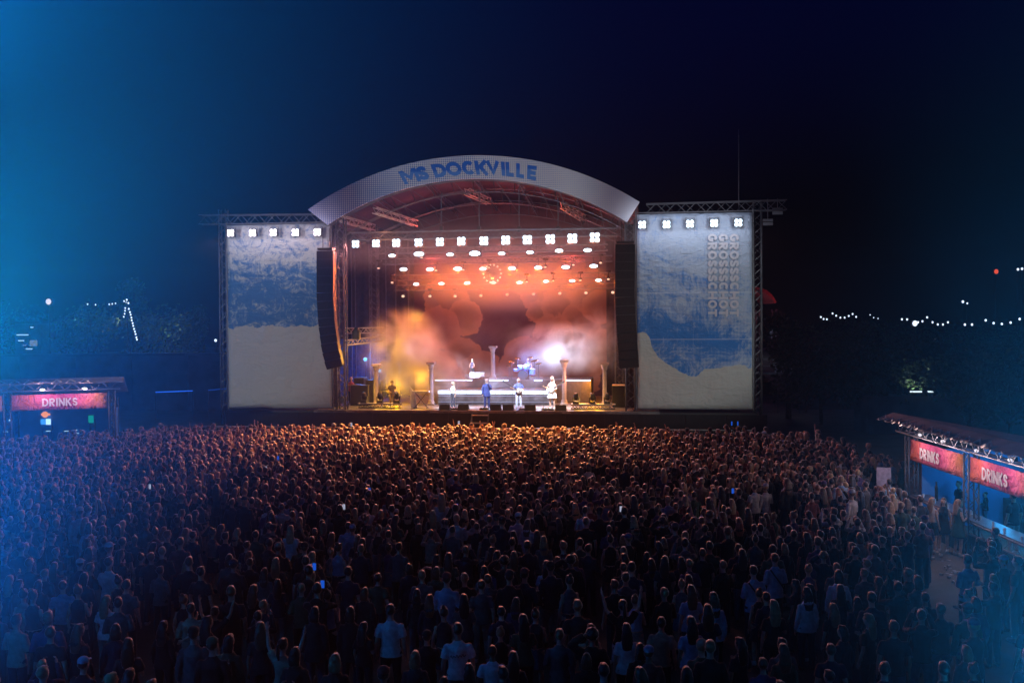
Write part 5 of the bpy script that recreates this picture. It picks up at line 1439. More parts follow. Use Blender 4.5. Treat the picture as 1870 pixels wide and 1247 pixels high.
# -------- layout of the crowd
STAGE_Q = W(0, 4)
def bar_block(x, y):
    if x > 12.4 and 23 < y < 36.5: return True
    if x > 14.6 and y > 33: return True
    return False
def in_gap(x, y):
    return ((x - 12.3) / 1.5) ** 2 + ((y - 29.6) / 2.6) ** 2 < 1
def allowed(x, y):
    o = Vector((x, y, 0)) - SO; v = o.dot(SV)
    if v > -6.4 - .02 * abs(o.dot(SU)) * 6: return False
    if bar_block(x, y): return False
    if y < 31.5:
        hx_, hy_ = proj((x, y, 1.75)); _, fy_ = proj((x, y, 0))
        if 1690 < hx_ < 1786 and hy_ < 1042 and fy_ > 972: return False
    if y > 34 and x > 14.2 + (y - 34) * .33: return False
    if x < -16 and y > 45 + max(0, (x + 26)) * .6 and x < -18.5: return False
    px, py = proj((x, y, 1.6))
    return -40 < px < 1915
cells = []
y = 14.9; row = 0
r5 = random.Random(21)
while y < 62:
    t_ = min(1, max(0, (y - 15) / 22)); s = .94 - .46 * t_; sx = .90 - .40 * t_
    hw = y * .54; n = int(2 * hw / sx); off = r5.random() * sx; rowc = []
    for i in range(n):
        x = -hw + off + i * sx + r5.uniform(-.26, .26) * sx * 1.25; yy = y + r5.uniform(-.42, .42) * s
        if y < 26 and r5.random() < .08: continue
        if mnoise.noise(Vector((x * .33, yy * .33, 2.2))) < -.36 and y < 44: continue
        x += .28 * mnoise.noise(Vector((x * .5, yy * .5, 7))); yy += .3 * mnoise.noise(Vector((x * .5, yy * .5, 11)))
        if allowed(x, yy): rowc.append((x, yy))
    if rowc: cells.append(rowc)
    y += s
NEAR = []; FAR = []
seen = 0
for ri, rc in enumerate(cells):
    for (x, yy) in sorted(rc):
        px, py = proj((x, yy, 1.72)); vis = 0 < px < 1870 and py < 1247
        if vis and seen < 300 - 18 and len(NEAR) < 282: NEAR.append((ri, x, yy)); seen += 1
        else: FAR.append((x, yy))
rows = {}
for ri, x, yy in NEAR: rows.setdefault(ri, []).append((x, yy))
# special people placed where the photograph shows them: pixel of the head top, depth from the head height
def head_xy(px, py, h=1.75):
    p = on_ground(px, py, h); return p.x, p.y
SPECIAL = [  # px, py of head top, archetype, top colour, hair colour, label
    (713, 1100, 0, 3, 0, 'tall person in a plain white t-shirt with short dark hair, near the bottom', 1.04),
    (836, 1134, 0, 3, 2, 'person in a white t-shirt with faint dark script across the back, near the bottom edge', 1.04),
    (1376, 1030, 1, 4, 1, 'person in a light blue shirt with a dark back strap, lower right of crowd', 1.02),
    (1415, 1008, 1, 4, 2, 'broad person in a pale blue shirt standing beside the one with the dark strap', 1.02),
    (1137, 1092, 8, 0, 1, 'person with both arms raised wearing pale blue trousers and a black top', 1.0),
    (1303, 1078, 3, 4, 2, 'person with long hair in a pale blue hooded jumper, lower right of centre', 1.0),
    (1262, 1122, 2, 4, 1, 'person with long black hair in a light blue t-shirt near the bottom right of centre', 1.0),
    (1081, 1145, 11, 0, 1, 'person in black with a blue print low on the coat, near the bottom centre', 1.02),
    (598, 1075, 5, 4, 0, 'person in a light blue sleeveless top left of the tall one in white', .98),
    (612, 1190, 7, 0, 3, 'person whose blond bob catches the light at the bottom, left of centre', 1.0),
    (1413, 1092, 2, 0, 3, 'person with long blond hair in black in the lower right of the crowd', 1.0),
    (1262, 1065, 2, 4, 2, 'person in a light blue t-shirt with brown hair behind the one in the hooded jumper', 1.0),
    (1767, 1010, 1, 4, 0, 'broad person in a pale blue shirt right of the open patch of ground', 1.05),
]
taken = []
def free(x, y, rad): return all((x - a) ** 2 + (y - b) ** 2 > rad * rad for a, b in taken)
def facing(x, y): 
    d = STAGE_Q - Vector((x, y, 0)); return -math.atan2(d.x, d.y)
pers_group = 'people in the rear rows of the crowd'
specials = []
r6 = random.Random(33)
for (px, py, ai, ti, hi, lab, sc) in SPECIAL:
    h = 1.78 * sc; x, yy = head_xy(px, py, h); taken.append((x, yy))
    cs, tn, hn = colset(r6, ti, hi)
    if ai == 8: cs['bottom'] = (.35, .40, .5)
    p = person('person', lab, 'person', (x, yy, 0), facing(x, yy) + r6.uniform(-.08, .08), PARTS[ai], cs, sc)
    specials.append(p)
    if 'script' in lab:
        MB().path([(-.13 + .013 * k, -.150 - .004 * math.sin(k * .3), 1.24 + .022 * math.sin(k * 1.7) * (1 + .5 * math.sin(k * .9)) + .001 * k) for k in range(21)], .0055, 5).build('print', M_black, p)
    if 'strap' in lab: MB().path([(-.16, -.10, 1.43), (-.05, -.142, 1.27), (.08, -.145, 1.1), (.17, -.12, .96)], [(.02, .006)] * 4, 5).build('strap', M_black, p)
    if 'blue print' in lab: MB().ell((0, -.16, .82), (.10, .012, .07), 8, 5).ell((.08, -.165, .76), (.05, .01, .06), 7, 5).build('print', mat('blue_print', (.12, .25, .6), .8), p)
# the rest of the nearest rows
rowname = ['bottom row'] + ['%s row up' % ORD[k] for k in range(1, 20)]
from collections import Counter
for k, ri in enumerate(sorted(rows)):
    pl_ = sorted([q for q in rows[ri] if free(q[0], q[1], .48)])
    n = len(pl_)
    for i, (x, yy) in enumerate(pl_):
        ai = r6.choices(range(12), [18, 12, 13, 10, .8, 8, 8, 10, .5, 4, 1.5, 2])[0]
        cs, tn, hn = colset(r6); A = ARCH[ai]; sc = r6.uniform(.90, 1.07) * (.955 if A[0] == 'f' else 1.0)
        pos_ = nth(i, n) if (i < 20 and i < n - 1 - i) or n <= 6 or i == n - 1 else (ORD[n - 1 - i] + ' from the right')
        hk, act = HAIRW[ai]
        opts = ['person with %s, %s%s, %s, %s' % (hk % hn if '%s' in hk else hk, tn + ' ' + A[7], act, pos_, rowname[k]),
                'person with %s, %s%s, %s, %s' % ((hk % '').replace('  ', ' ') if '%s' in hk else hk, tn + ' ' + A[7], act, pos_, rowname[k]),
                'person with %s, %s%s, %s, %s' % ((hk % '').replace('  ', ' ') if '%s' in hk else hk, tn + ' top', act, pos_, rowname[k])]
        lab = next((q for q in opts if len(q.split()) <= 16), opts[-1])
        person('person', lab, 'person', (x, yy, 0), facing(x, yy) + r6.gauss(0, .22), PARTS[ai], cs, sc, pers_group)

# -------- everyone farther: one crowd object, instanced bodies
def crowd():
    src = bpy.data.collections.new('crowd_figures')
    for i, P in enumerate(PARTS):
        bmx = bmesh.new(); midx = {'body': 0, 'hair': 1, 'cap': 2, 'top': 2, 'bottom': 3, 'shoes': 3}
        for k in ('body', 'hair', 'cap', 'top', 'bottom', 'shoes'):
            if k not in P: continue
            s0 = len(bmx.faces); bmx.from_mesh(P[k]); bmx.faces.ensure_lookup_table()
            for f in bmx.faces[s0:]: f.material_index = midx[k]; f.smooth = True
        me = bpy.data.meshes.new('figure_%02d' % i); bmx.to_mesh(me); bmx.free()
        for k in ('skin', 'hair', 'top', 'bottom'): me.materials.append(IM[k])
        o = bpy.data.objects.new('figure_%02d' % i, me); src.objects.link(o)
    pts = [q for q in FAR if free(q[0], q[1], .4)]
    me = bpy.data.meshes.new('crowd_points'); n = len(pts); me.vertices.add(n)
    me.vertices.foreach_set('co', np.array([(x, y, 0) for x, y in pts], dtype=np.float32).ravel())
    idx = np.zeros(n, dtype=np.int32); rot = np.zeros((n, 3), dtype=np.float32); sc = np.zeros(n, dtype=np.float32)
    cols = {k: np.ones((n, 4), dtype=np.float32) for k in ('skin', 'hair', 'top', 'bottom')}
    r = random.Random(55)
    for i, (x, y) in enumerate(pts):
        v = (Vector((x, y, 0)) - SO).dot(SV); front = v > -9
        wts = [18, 10, 13, 10, 1, 8, 8, 9, .5, 5, 1, 1] if not front else [18, 9, 14, 9, 4.5, 8, 7, 8, 3, 6, 1, 1]
        idx[i] = r.choices(range(12), wts)[0]; rot[i, 2] = facing(x, y) + r.gauss(0, .25); sc[i] = min(1.12, max(.86, r.gauss(.98, .055)))
        cs, _, _ = colset(r)
        if r.random() < (.16 if front else .05): cs['top'] = (.5, .48, .47)
        cols['skin'][i, :3] = cs['body']; cols['hair'][i, :3] = [min(1, q * 1.7 + .02) for q in cs['hair']]; cols['top'][i, :3] = cs['top']; cols['bottom'][i, :3] = cs['bottom']
    for nm_, ty, arr, key in (('fig', 'INT', idx, 'value'), ('rot', 'FLOAT_VECTOR', rot.ravel(), 'vector'), ('size', 'FLOAT', sc, 'value')):
        me.attributes.new(nm_, ty, 'POINT').data.foreach_set(key, arr)
    for k in cols: me.attributes.new('c_' + k, 'FLOAT_COLOR', 'POINT').data.foreach_set('color', cols[k].ravel())
    o = bpy.data.objects.new('crowd', me); C.objects.link(o)
    tag(o, 'dense crowd of thousands filling the ground from the rear rows up to the stage barrier', kind='stuff')
    g = bpy.data.node_groups.new('crowd_nodes', 'GeometryNodeTree')
    g.interface.new_socket('Geometry', in_out='INPUT', socket_type='NodeSocketGeometry'); g.interface.new_socket('Geometry', in_out='OUTPUT', socket_type='NodeSocketGeometry')
    gi = g.nodes.new('NodeGroupInput'); go = g.nodes.new('NodeGroupOutput')
    ci = g.nodes.new('GeometryNodeCollectionInfo'); ci.inputs['Collection'].default_value = src; ci.inputs['Separate Children'].default_value = True; ci.inputs['Reset Children'].default_value = True
    ip = g.nodes.new('GeometryNodeInstanceOnPoints'); ip.inputs['Pick Instance'].default_value = True
    def attr(n_, ty): a = g.nodes.new('GeometryNodeInputNamedAttribute'); a.data_type = ty; a.inputs['Name'].default_value = n_; return a.outputs['Attribute']
    er = g.nodes.new('FunctionNodeEulerToRotation'); g.links.new(attr('rot', 'FLOAT_VECTOR'), er.inputs[0])
    g.links.new(gi.outputs[0], ip.inputs['Points']); g.links.new(ci.outputs[0], ip.inputs['Instance']); g.links.new(attr('fig', 'INT'), ip.inputs['Instance Index'])
    g.links.new(er.outputs[0], ip.inputs['Rotation']); g.links.new(attr('size', 'FLOAT'), ip.inputs['Scale']); g.links.new(ip.outputs[0], go.inputs[0])
    md = o.modifiers.new('instances', 'NODES'); md.node_group = g
    print('crowd', n, 'near', len(NEAR))
crowd()

# -------- phones held up among the crowd (lit screens), each in the hands of a figure
PH = [(508, 836, 'blue', 'phone glowing blue in the crowd at the left', 62), (642, 775, 'white', 'white glowing phone raised at the very front of the crowd', 0), (628, 925, 'white', 'small white lit phone in the left middle of the crowd', 0),
      (834, 924, 'blue', 'upright blue phone screen right below the stage centre', 0), (675, 895, 'blue', 'narrow blue phone screen left of the crowd centre', 0), (1134, 929, 'white', 'pale phone screen held low right of the crowd centre', 0),
      (1338, 896, 'blue', 'small blue phone screen in the right half of the crowd', 0), (1336, 773, 'blue', 'left of the paired blue phones at the front right', 0), (1347, 773, 'blue', 'right of the paired blue phones at the front right', 0),
      (274, 888, 'white', 'small white lit phone in the left of the crowd', 0), (574, 1034, 'blue', 'blue phone edge glowing in the lower left of the crowd', 0), (486, 855, 'white', 'tiny white phone light near a blue phone, left', 0),
      (589, 1066, 'blue', 'narrow blue phone edge below another, lower left', 0), (838, 772, 'white', 'pale phone raised at the front of the crowd near the stairs', 0)]
scr = {'blue': emis('phone_screen_blue', (.01, .12, .8), .6), 'white': emis('phone_screen_white', (.55, .6, .8), .6)}
for i, (px, py, c_, lab, _) in enumerate(PH):
    zt = 1.80; p = on_ground(px, py, zt)
    far = p.y > 45
    if far: zt = 2.0; p = on_ground(px, py, zt)
    v = (p - SO).dot(SV)
    if v > -6.4: 
        k = 1 - (v + 4.2) / 60; q = SO + SV * 0; p = at(px, py, p.y - (v + 6.6))
    t = thing('phone', lab, 'phone', p, facing(p.x, p.y), 'lit phones in the crowd')
    s = 1.25 if far else 1.0
    MB().box((0, 0, 0), (.085 * s, .012, .165 * s)).build('case', M_black, t); MB().box((0, -.009, 0), (.078 * s, .003, .152 * s)).build('screen', scr[c_], t)
    # hand and forearm that hold it belong to the person below
    cs, tn, hn = colset(r6, 0, 0)
    sc = (p.z - .06) / 1.58 if p.z < 1.95 else 1.08
    off = Vector((0, -.37 * sc, 0)); off.rotate(Matrix.Rotation(facing(p.x, p.y), 3, 'Z'))
    pp_ = Vector((p.x, p.y, 0)) + off; pid = 9
    person('person', 'dark clothed person holding up the ' + lab.replace(' in the crowd', '').replace(' of the crowd', ''), 'person', pp_, facing(p.x, p.y), PARTS[9], cs, min(sc, 1.12), 'people holding up phones')

# -------- drinks bars
M_bar_fab = {}
def banner_mat(flip):
    m, N, b = new_mat('drinks_banner_print'); g = N.coord('Generated'); x, y, z = N.sep(g)
    co = N.coord('Object')
    base = N.mix(N.ramp(x, .0, .55), (.62, .13, .05), (.62, .08, .24)); base = N.mix(N.ramp(x, .55, 1.0), base, (.68, .25, .05))
    base = N.mix(N.math('MULTIPLY', N.ramp(N.noise(co, 1.2, 3), .35, .7), .5), base, (.60, .10, .26))
    N.put(b.inputs['Base Color'], base); b.inputs['Roughness'].default_value = .9
    bp = N.n('ShaderNodeBump'); bp.inputs['Strength'].default_value = .9; bp.inputs['Distance'].default_value = .4; N.put(bp.inputs['Height'], N.noise(co, 1.6, 4, .6, 1.4)); N.put(b.inputs['Normal'], bp.outputs[0])
    return m
BM = banner_mat(0)
def drinks_banner(loc, rz, wd, hh, label, tx=0.0, txs=.5, lettering=True):
    t = thing('drinks_banner', label, 'banner', loc, rz, 'drinks banners')
    n = 16; vs = []; nz = 4
    for bk in (0, 1):
        for j in range(nz + 1):
            for i in range(n + 1): x = -wd / 2 + wd * i / n; vs.append((x, .025 * mnoise.noise(Vector((x * 1.6, j * .5, loc[1]))) + bk * .012, -hh * j / nz))
    q = (n + 1) * (nz + 1); fs = []
    for j in range(nz):
        for i in range(n): a = j * (n + 1) + i; fs += [(a, a + n + 1, a + n + 2, a + 1), (q + a, q + a + 1, q + a + n + 2, q + a + n + 1)]
    for i in range(n): fs.append((i, i + 1, q + i + 1, q + i)); a = nz * (n + 1) + i; fs.append((a, q + a, q + a + 1, a + 1))
    for j in range(nz): a = j * (n + 1); fs.append((a, q + a, q + a + n + 1, a + n + 1)); a += n; fs.append((a, a + n + 1, q + a + n + 1, q + a))
    MB().add(vs, fs).build('fabric', BM, t, True)
    if lettering:
        hl = hh * .50; wds = dict(D=.86, R=.82, I=.26, N=.86, K=.82, S=.72); T = hl * .19
        tot = sum(wds[c] for c in 'DRINKS') + 5 * .10; k_ = wd * .37 / tot; x_ = wd * (tx - .185)
        if 'banner_lettering' not in MATS: mat('banner_lettering', (.60, .56, .58), .7, 0, .05)
        for ch in 'DRINKS':
            wl = wds[ch] * k_; me = letter_mesh(ch, wl, hl, T, lambda x, y, o: Vector((x, -o, y)), MATS['banner_lettering'])
            link('letter', me, t, (x_, -.05, -hh * .5 - hl / 2)); x_ += wl + .10 * k_
    return t

def bar_tower(t, x, y, zt, w=.3):
    c = MB().bar((0, 0, 0), (0, 0, zt), .028, 6).mesh('chord', M_steel, True)
    p = MB().truss((x, y, 0), (x, y, zt), w, .02, .014, w * 1.05, up=Vector((0, 1, 0)), chords=False).build('post', M_steel, t)
    for sx in (-1, 1):
        for sy in (-1, 1): link('chord', c, p, (x + sx * w / 2, y + sy * w / 2, 0))
def drinks_bar(label, loc, rz, nmod, L, zb, hh, side, D=4.2):
    """local frame: x along the front, y to the back, front edge at y = 0"""
    t = thing('drinks_bar', label, 'bar', loc, rz)
    ztop = zb + .10
    for i in range(nmod + 1): bar_tower(t, i * L, .12, ztop)
    for i in range(nmod + 1): bar_tower(t, i * L, D, ztop - .5, .25)
    W_ = nmod * L
    # front truss over the banners
    for dy in (-.22, .12):
        for dz in (.12, .46): MB().bar((-.5, dy, ztop + dz), (W_ + .4, dy, ztop + dz), .03, 6).build('truss_chord', M_steel, t)
    n = int((W_ + .8) / .34); br = MB()
    for i in range(n):
        x0, x1 = -.45 + i * .34, -.45 + (i + 1) * .34; a, b = (.12, .46) if i % 2 else (.46, .12)
        for dy in (-.22, .12): br.bar((x0, dy, ztop + a), (x1, dy, ztop + b), .014, 3)
        br.bar((x0, -.22, ztop + .12), (x1, .12, ztop + .12), .012, 3)
    br.build('truss_bracing', M_steel, t)
    # roof skin with crumpled front edge
    rf = MB(); n = 40; vs = []; r = random.Random(4)
    for i in range(n + 1):
        x = -.8 + (W_ + 1.4) * i / n; a = r.uniform(-.05, .05)
        for bk in (0, -.03):
            vs += [(x, -.75 + a, ztop + .52 + bk + r.uniform(-.03, .05)), (x, -.2, ztop + .72 + bk), (x, D + .8, ztop - .25 + bk)]
    fs = []
    for i in range(n):
        a = i * 6
        for j in (0, 1): fs += [(a + j, a + 6 + j, a + 7 + j, a + 1 + j), (a + 3 + j, a + 4 + j, a + 10 + j, a + 9 + j)]
        fs += [(a, a + 3, a + 9, a + 6), (a + 2, a + 8, a + 11, a + 5)]
    fs += [(0, 1, 4, 3), (1, 2, 5, 4)]; e = n * 6; fs += [(e, e + 3, e + 4, e + 1), (e + 1, e + 4, e + 5, e + 2)]
    rf.add(vs, fs).build('roof', mat('bar_roof', (.16, .13, .12), .75, 0, .35, 1.2, .4), t)
    tb = MB()
    for i in range(int(W_ * 1.6)):
        x = -.6 + i * .62; tb.path([(x, -.78, ztop + .5), (x + .2, -.6, ztop + .66), (x + .45, -.72, ztop + .56)], .03, 5)
    tb.build('rolled_tarpaulin', mat('tarpaulin', (.5, .42, .36), .6, 0, .3, 3), t)
    # counter: two rails and top
    MB().box((W_ / 2, .35, 1.08), (W_ - .2, .6, .05)).build('counter_top', mat('counter_grey', (.10, .10, .11), .4, 0, .2, 3), t)
    for z in (.72, 1.05): MB().bar((-.3, 0, z), (W_ + .2, 0, z), .035, 6).build('rail', M_steel, t)
    br = MB(); n = int(W_ / .5)
    for i in range(n): br.bar((i * .5, 0, .72 if i % 2 else 1.05), ((i + 1) * .5, 0, 1.05 if i % 2 else .72), .014, 3)
    br.build('rail_bracing', M_steel, t)
    MB().box((W_ / 2, .1, .36), (W_ - .3, .05, .68)).build('front_cloth', M_cloth_black, t)
    MB().box((W_ / 2, D + .2, 1.4), (W_ + .2, .06, 2.8)).build('back_wall', mat('bar_back_cloth', (.10, .22, .42), .85, 0, .15, 1), t)
    for x in (-.1, W_ + .1): MB().box((x, D / 2 + .3, 1.3), (.05, D - .4, 2.6)).build('side_wall', MATS['bar_back_cloth'], t)
    MB().box((W_ / 2, D - .8, .5), (W_ - .6, .7, 1.0)).build('back_counter', M_wood, t)
    return t, ztop
# right bar: front runs towards the camera at x = 13.3
XB, YB = 13.3, 33.4; LB = 4.35
rb, zt_ = drinks_bar('open drinks bar stand with truss front and blue lit inside, at the right edge', (XB, YB, 0), R(-90), 2, LB, 2.95, .68, 'right')
drinks_banner((XB - .02, YB - .25 - (LB - .5) / 2, 2.98), R(-90), LB - .45, .70, 'pink and orange DRINKS banner at the far bay of the right bar', -.08)
drinks_banner((XB - .02, YB - LB - .25 - (LB - .5) / 2, 2.98), R(-90), LB - .45, .70, 'DRINKS banner at the near bay of the right bar, cut by the edge', -.10)
lb0 = at(37, 718, 47.5)
LL = 4.75; RZL = R(18)
_e = at(204, 716, 50.0); _d = Vector((math.cos(RZL), math.sin(RZL), 0)); _o = Vector((_e.x, 50.0, 0)) - _d * 2 * LL; lbx = _o.x; LZ = _e.z
lbar, _ = drinks_bar('open drinks bar stand with truss front at the left edge behind the crowd', _o, RZL, 2, LL, LZ - .05, .75, 'left', 2.6)
def LBP(x, y, z): return _o + Matrix.Rotation(RZL, 3, 'Z') @ Vector((x, y, z))
for k, lab in ((0, 'pink DRINKS banner cut off by the left picture edge'), (1, 'whole pink DRINKS banner on the left bar')):
    drinks_banner(LBP((k + .5) * LL, -.08, LZ - .02), RZL, LL - .42, .78, lab, 0.0)
# lamps of the bars
for i, (y_, p) in enumerate(((YB - 1.4, 40), (YB - 3.1, 40), (YB - 5.3, 40), (YB - 7.2, 40))):
    t = thing('clamp_lamp', 'small lamp clipped in the front truss of the right bar, %s from the far end' % ['first', 'second', 'third', 'fourth'][i], 'lamp', (XB - .12, y_, zt_ + .2), 0, 'clip lamps on the right bar')
    MB().ell((-.06, 0, 0), (.05, .1, .05), 8, 5).build('lens', emis('clamp_glow_%d' % i, (.9, .85, .95), 1.0), t, True); MB().box((.05, 0, .03), (.1, .2, .12)).build('housing', M_black, t)
    lamp('POINT', 'clamp_lamp_light', (XB - .75, y_, zt_ + .05), p, (1, .72, .74), size=.05)
for i, y_ in enumerate((YB - 1.8, YB - 4.3, YB - 6.8)): lamp('POINT', 'bar_inside_light', (XB + 2.4, y_, 2.4), 95, (.03, .42, 1), size=.3)
for i, xx_ in enumerate((LL * 1.35, LL * 1.75, LL * .7)):
    q_ = LBP(xx_, -.6, LZ + .25); x_ = q_.x
    t = thing('clamp_lamp', 'small lamp on the truss of the left bar, %s' % ['left of the lettering', 'right of the lettering', 'near the picture edge'][i], 'lamp', q_, RZL, 'clip lamps on the left bar')
    MB().ell((0, -.06, 0), (.12, .05, .05), 8, 5).build('lens', E_pink, t, True); MB().box((0, .05, .03), (.2, .1, .12)).build('housing', M_black, t)
    lamp('POINT', 'clamp_lamp_light', q_ + Vector((.05, -.3, -.12)), 60, (1, .62, .75), size=.05)
# things inside the left bar
def panel_thing(name, label, cat, px, py, Y, w_, h_, em):
    p = at(px, py, Y); t = thing(name, label, cat, (p.x, Y, 0))
    MB().box((0, .12, p.z / 2), (w_ * .9, .2, p.z)).build('body', M_black, t); MB().box((0, 0, p.z), (w_ + .06, .1, h_ + .06)).build('frame', M_black, t); MB().box((0, -.06, p.z), (w_, .02, h_)).build('screen', em, t); return t
p = at(83, 770, 51.5); t = thing('drinks_fridge', 'lit drinks fridge with a yellow and red sign on top inside the left bar', 'fridge', (p.x, 51.5, 0))
MB().box((0, .3, 1.0), (.62, .55, 2.0)).build('cabinet', mat('fridge_blue', (.03, .10, .35), .4), t)
MB().box((-.12, .0, p.z), (.24, .04, .28)).build('door_left', emis('fridge_a', (.05, .35, .9), .9), t); MB().box((.15, .0, p.z), (.24, .04, .30)).build('door', emis('fridge_b', (.45, .75, 1), 1.3), t)
q = at(83, 757, 51.4); MB().lathe([(0, 0), (.16, .0), (.16, .05), (0, .05)], (0, .0, q.z), 14, Matrix.Rotation(PI / 2, 3, 'X')).box((0, .03, q.z), (.46, .04, .1)).build('sign', emis('fridge_sign', (1, .32, .06), .9), t)
panel_thing('green_sign', 'dim green lit panel inside the left bar', 'sign', 167, 765, 51.6, .26, .38, emis('green_panel', (.0, .35, .2), .7))
panel_thing('till_screen', 'small white lit till screen at the left end of the left bar', 'screen', 20, 767, 51, .16, .08, E_win)
for i, (px, py) in enumerate(((88, 787), (121, 787), (137, 785), (140, 791), (10, 788))):
    p = at(px, py, 50.2); t = thing('counter_light', 'white light strip on the left bar counter, %s of five' % nth(sorted([88, 121, 137, 140, 10]).index(px), 5), 'light', (p.x, 50.2, 0), 0, 'light strips on the left counter')
    MB().box((0, 0, p.z), (.22, .05, .035)).build('strip', E_win, t); MB().bar((0, .02, 0), (0, .02, p.z), .02).build('stand', M_black, t)
# side sign on right bar
t = thing('notice_board', 'blank pale notice board by the far end post of the right bar', 'sign', (XB - .65, YB + .45, 0), R(-20))
MB().box((0, 0, 1.62), (.46, .03, .62)).build('board', mat('notice_pink', (.45, .36, .42), .8), t); MB().bar((0, .03, 0), (0, .03, 1.6), .025).build('pole', M_steel, t)
# cups and things on the right counter
cupm = MB().lathe([(.03, 0), (.04, .12), (.036, .12), (.028, .01)], n=10).mesh('cup', mat('clear_cup', (.6, .65, .7), .2))
cr = random.Random(8)
for i in range(8):
    y_ = YB - .8 - i * .9; tag(link('cup', cupm, None, (XB + .25 + cr.uniform(-.1, .25), y_ + cr.uniform(-.1, .1), 1.105)), 'clear plastic cup on the right bar counter, %s from its far end' % (['first'] + ORD[1:])[i], 'cup', 'plastic cups on the right counter')
def small_box(label, x, y, z, d, m, name='bottle_crate', cat='crate'):
    t = thing(name, label, cat, (x, y, z)); MB().box((0, 0, d[2] / 2), d).build('crate', m, t)
    bt_ = MB().lathe([(.03, 0), (.03, .15), (.012, .2), (.012, .25)], n=8).mesh('bottle', mat('bottle_blue_glass_' + str(int(y * 10)), (.04, .12, .3), .15))
    for k in range(4): link('bottle', bt_, t, ((k % 2 - .5) * .15, (k // 2 - .5) * .2, d[2]))
small_box('crate of bottles on the back counter behind the first barkeeper', XB + 3.3, YB - 2.6, 1.0, (.3, .4, .25), M_wood)
small_box('crate of bottles on the back counter near the second barkeeper', XB + 3.3, YB - 5.0, 1.0, (.3, .4, .25), M_wood)
u_ = MB().lathe([(.05, 0), (.05, .45), (.03, .5), (.03, .62)], n=10); tag(u_.build('beer_tap', M_black, None, loc=(XB + .4, YB - 1.3, 1.105)), 'black beer tap standing on the right bar counter', 'tap')

# people at the right bar
def bar_person(px, py_head, ai, ti, hi, lab, rz, sc, skin=0, z=0.0, depth_x=None, bot=None, head_z=None):
    """depth from the given x position"""
    h = 1.76 * sc
    if depth_x is None: p = on_ground(px, py_head, h)
    else:
        d = ray(px, py_head); p = CAM + d * (depth_x / d.x)
    cs, _, _ = colset(r6, ti, hi); cs['body'] = SKIN[skin]
    if bot: cs['bottom'] = bot
    return person('person', lab, 'person', (p.x, p.y, 0), rz, PARTS[ai], cs, sc)
P_w = person_parts('f', 'long', 'tank', 'shorts', 'hold', 'down', 91, .016, .55)
P_w2 = person_parts('f', 'long', 'dress', 'skirt', 'down', 'hold', 92, .016, .55)
def bp(px, py, parts, cs, lab, rz, sc):
    p = on_ground(px, py, 1.76 * sc); return person('person', lab, 'person', (p.x, p.y, 0), rz, parts, cs, sc)
c1, _, _ = colset(r6, 3, 3); c1['bottom'] = (.012, .012, .014); c1['top'] = (.45, .40, .38)
bp(1702, 908, P_w, c1, 'person with long blond hair, pale sleeveless top and black shorts waiting at the right bar', R(-60), .95)
c1, _, _ = colset(r6, 0, 2); bp(1723, 908, P_w2, c1, 'person facing the camera between the two with long blond hair at the bar', R(150), .93)
c1, _, _ = colset(r6, 7, 3); c1['top'] = (.02, .06, .04); bp(1750, 911, P_w2, c1, 'person with wavy blond hair in a dark green dress at the right bar', R(-75), .96)
c1, _, _ = colset(r6, 4, 0); c1['top'] = (.35, .50, .62); p_ = bp(1624, 874, PARTS[1], c1, 'person in a light blue shirt with a dark strap beside the far bar post', R(20), .98)
MB().path([(-.16, -.10, 1.43), (-.05, -.142, 1.27), (.08, -.145, 1.1), (.17, -.12, .96)], [(.02, .006)] * 4, 5).build('strap', M_black, p_)
def barkeeper(px, py, lab, parts, rz, x_):
    d = ray(px, py); q = CAM + d * (x_ / d.x); cs, _, _ = colset(r6, 0, 1)
    person('person', lab, 'person', (q.x, q.y, 0), rz, parts, cs, q.z / 1.77)
barkeeper(1751, 877, 'barkeeper in a black t-shirt behind the counter at the far bay', PARTS[0], R(95), XB + 1.5)
barkeeper(1800, 897, 'dim barkeeper bending in blue light right of the middle bar post', PARTS[1], R(60), XB + 2.6)
barkeeper(1851, 897, 'barkeeper in black turned sideways at the near bay', PARTS[6 if False else 0], R(20), XB + 1.5)

# ------------------------------------------------------------------ musicians
EYE = MB().ell((0, 0, 0), (.013, .007, .006), 8, 5).mesh('eye', mat('eye_dark', (.03, .02, .02), .3), True)
MOUTH = MB().ell((0, 0, 0), (.022, .006, .006), 8, 5).mesh('mouth', mat('lips', (.30, .09, .08), .5), True)
def musician(label, px, pyh, v, spec, cols, rz=PI, zb=DECK, sc=None, seed=0, sit=False):
    parts = person_parts(*spec[:6], seed, .0115, .7, sit)
    u, z = SP(px, pyh, v); s = (z - zb) / 1.765 if sc is None else sc
    po = person('person', label, 'musician', W(u, v, zb), -SA + rz, parts, cols, s)
    for k in (-1, 1): link('eye', EYE, po, (k * .031, .101, 1.655))
    link('mouth', MOUTH, po, (0, .104, 1.582))
    return po, s
def ccol(top, bottom, hair=(.3, .2, .1), skin=0, shoes=(.1, .1, .1)): return dict(body=SKIN[skin], hair=hair, top=top, bottom=bottom, shoes=shoes, cap=top)
WH = (.7, .7, .74)
def guitar(parent, body_col, long_neck=0.0, flip=1):
    g = thing('guitar', '', 'guitar'); return g
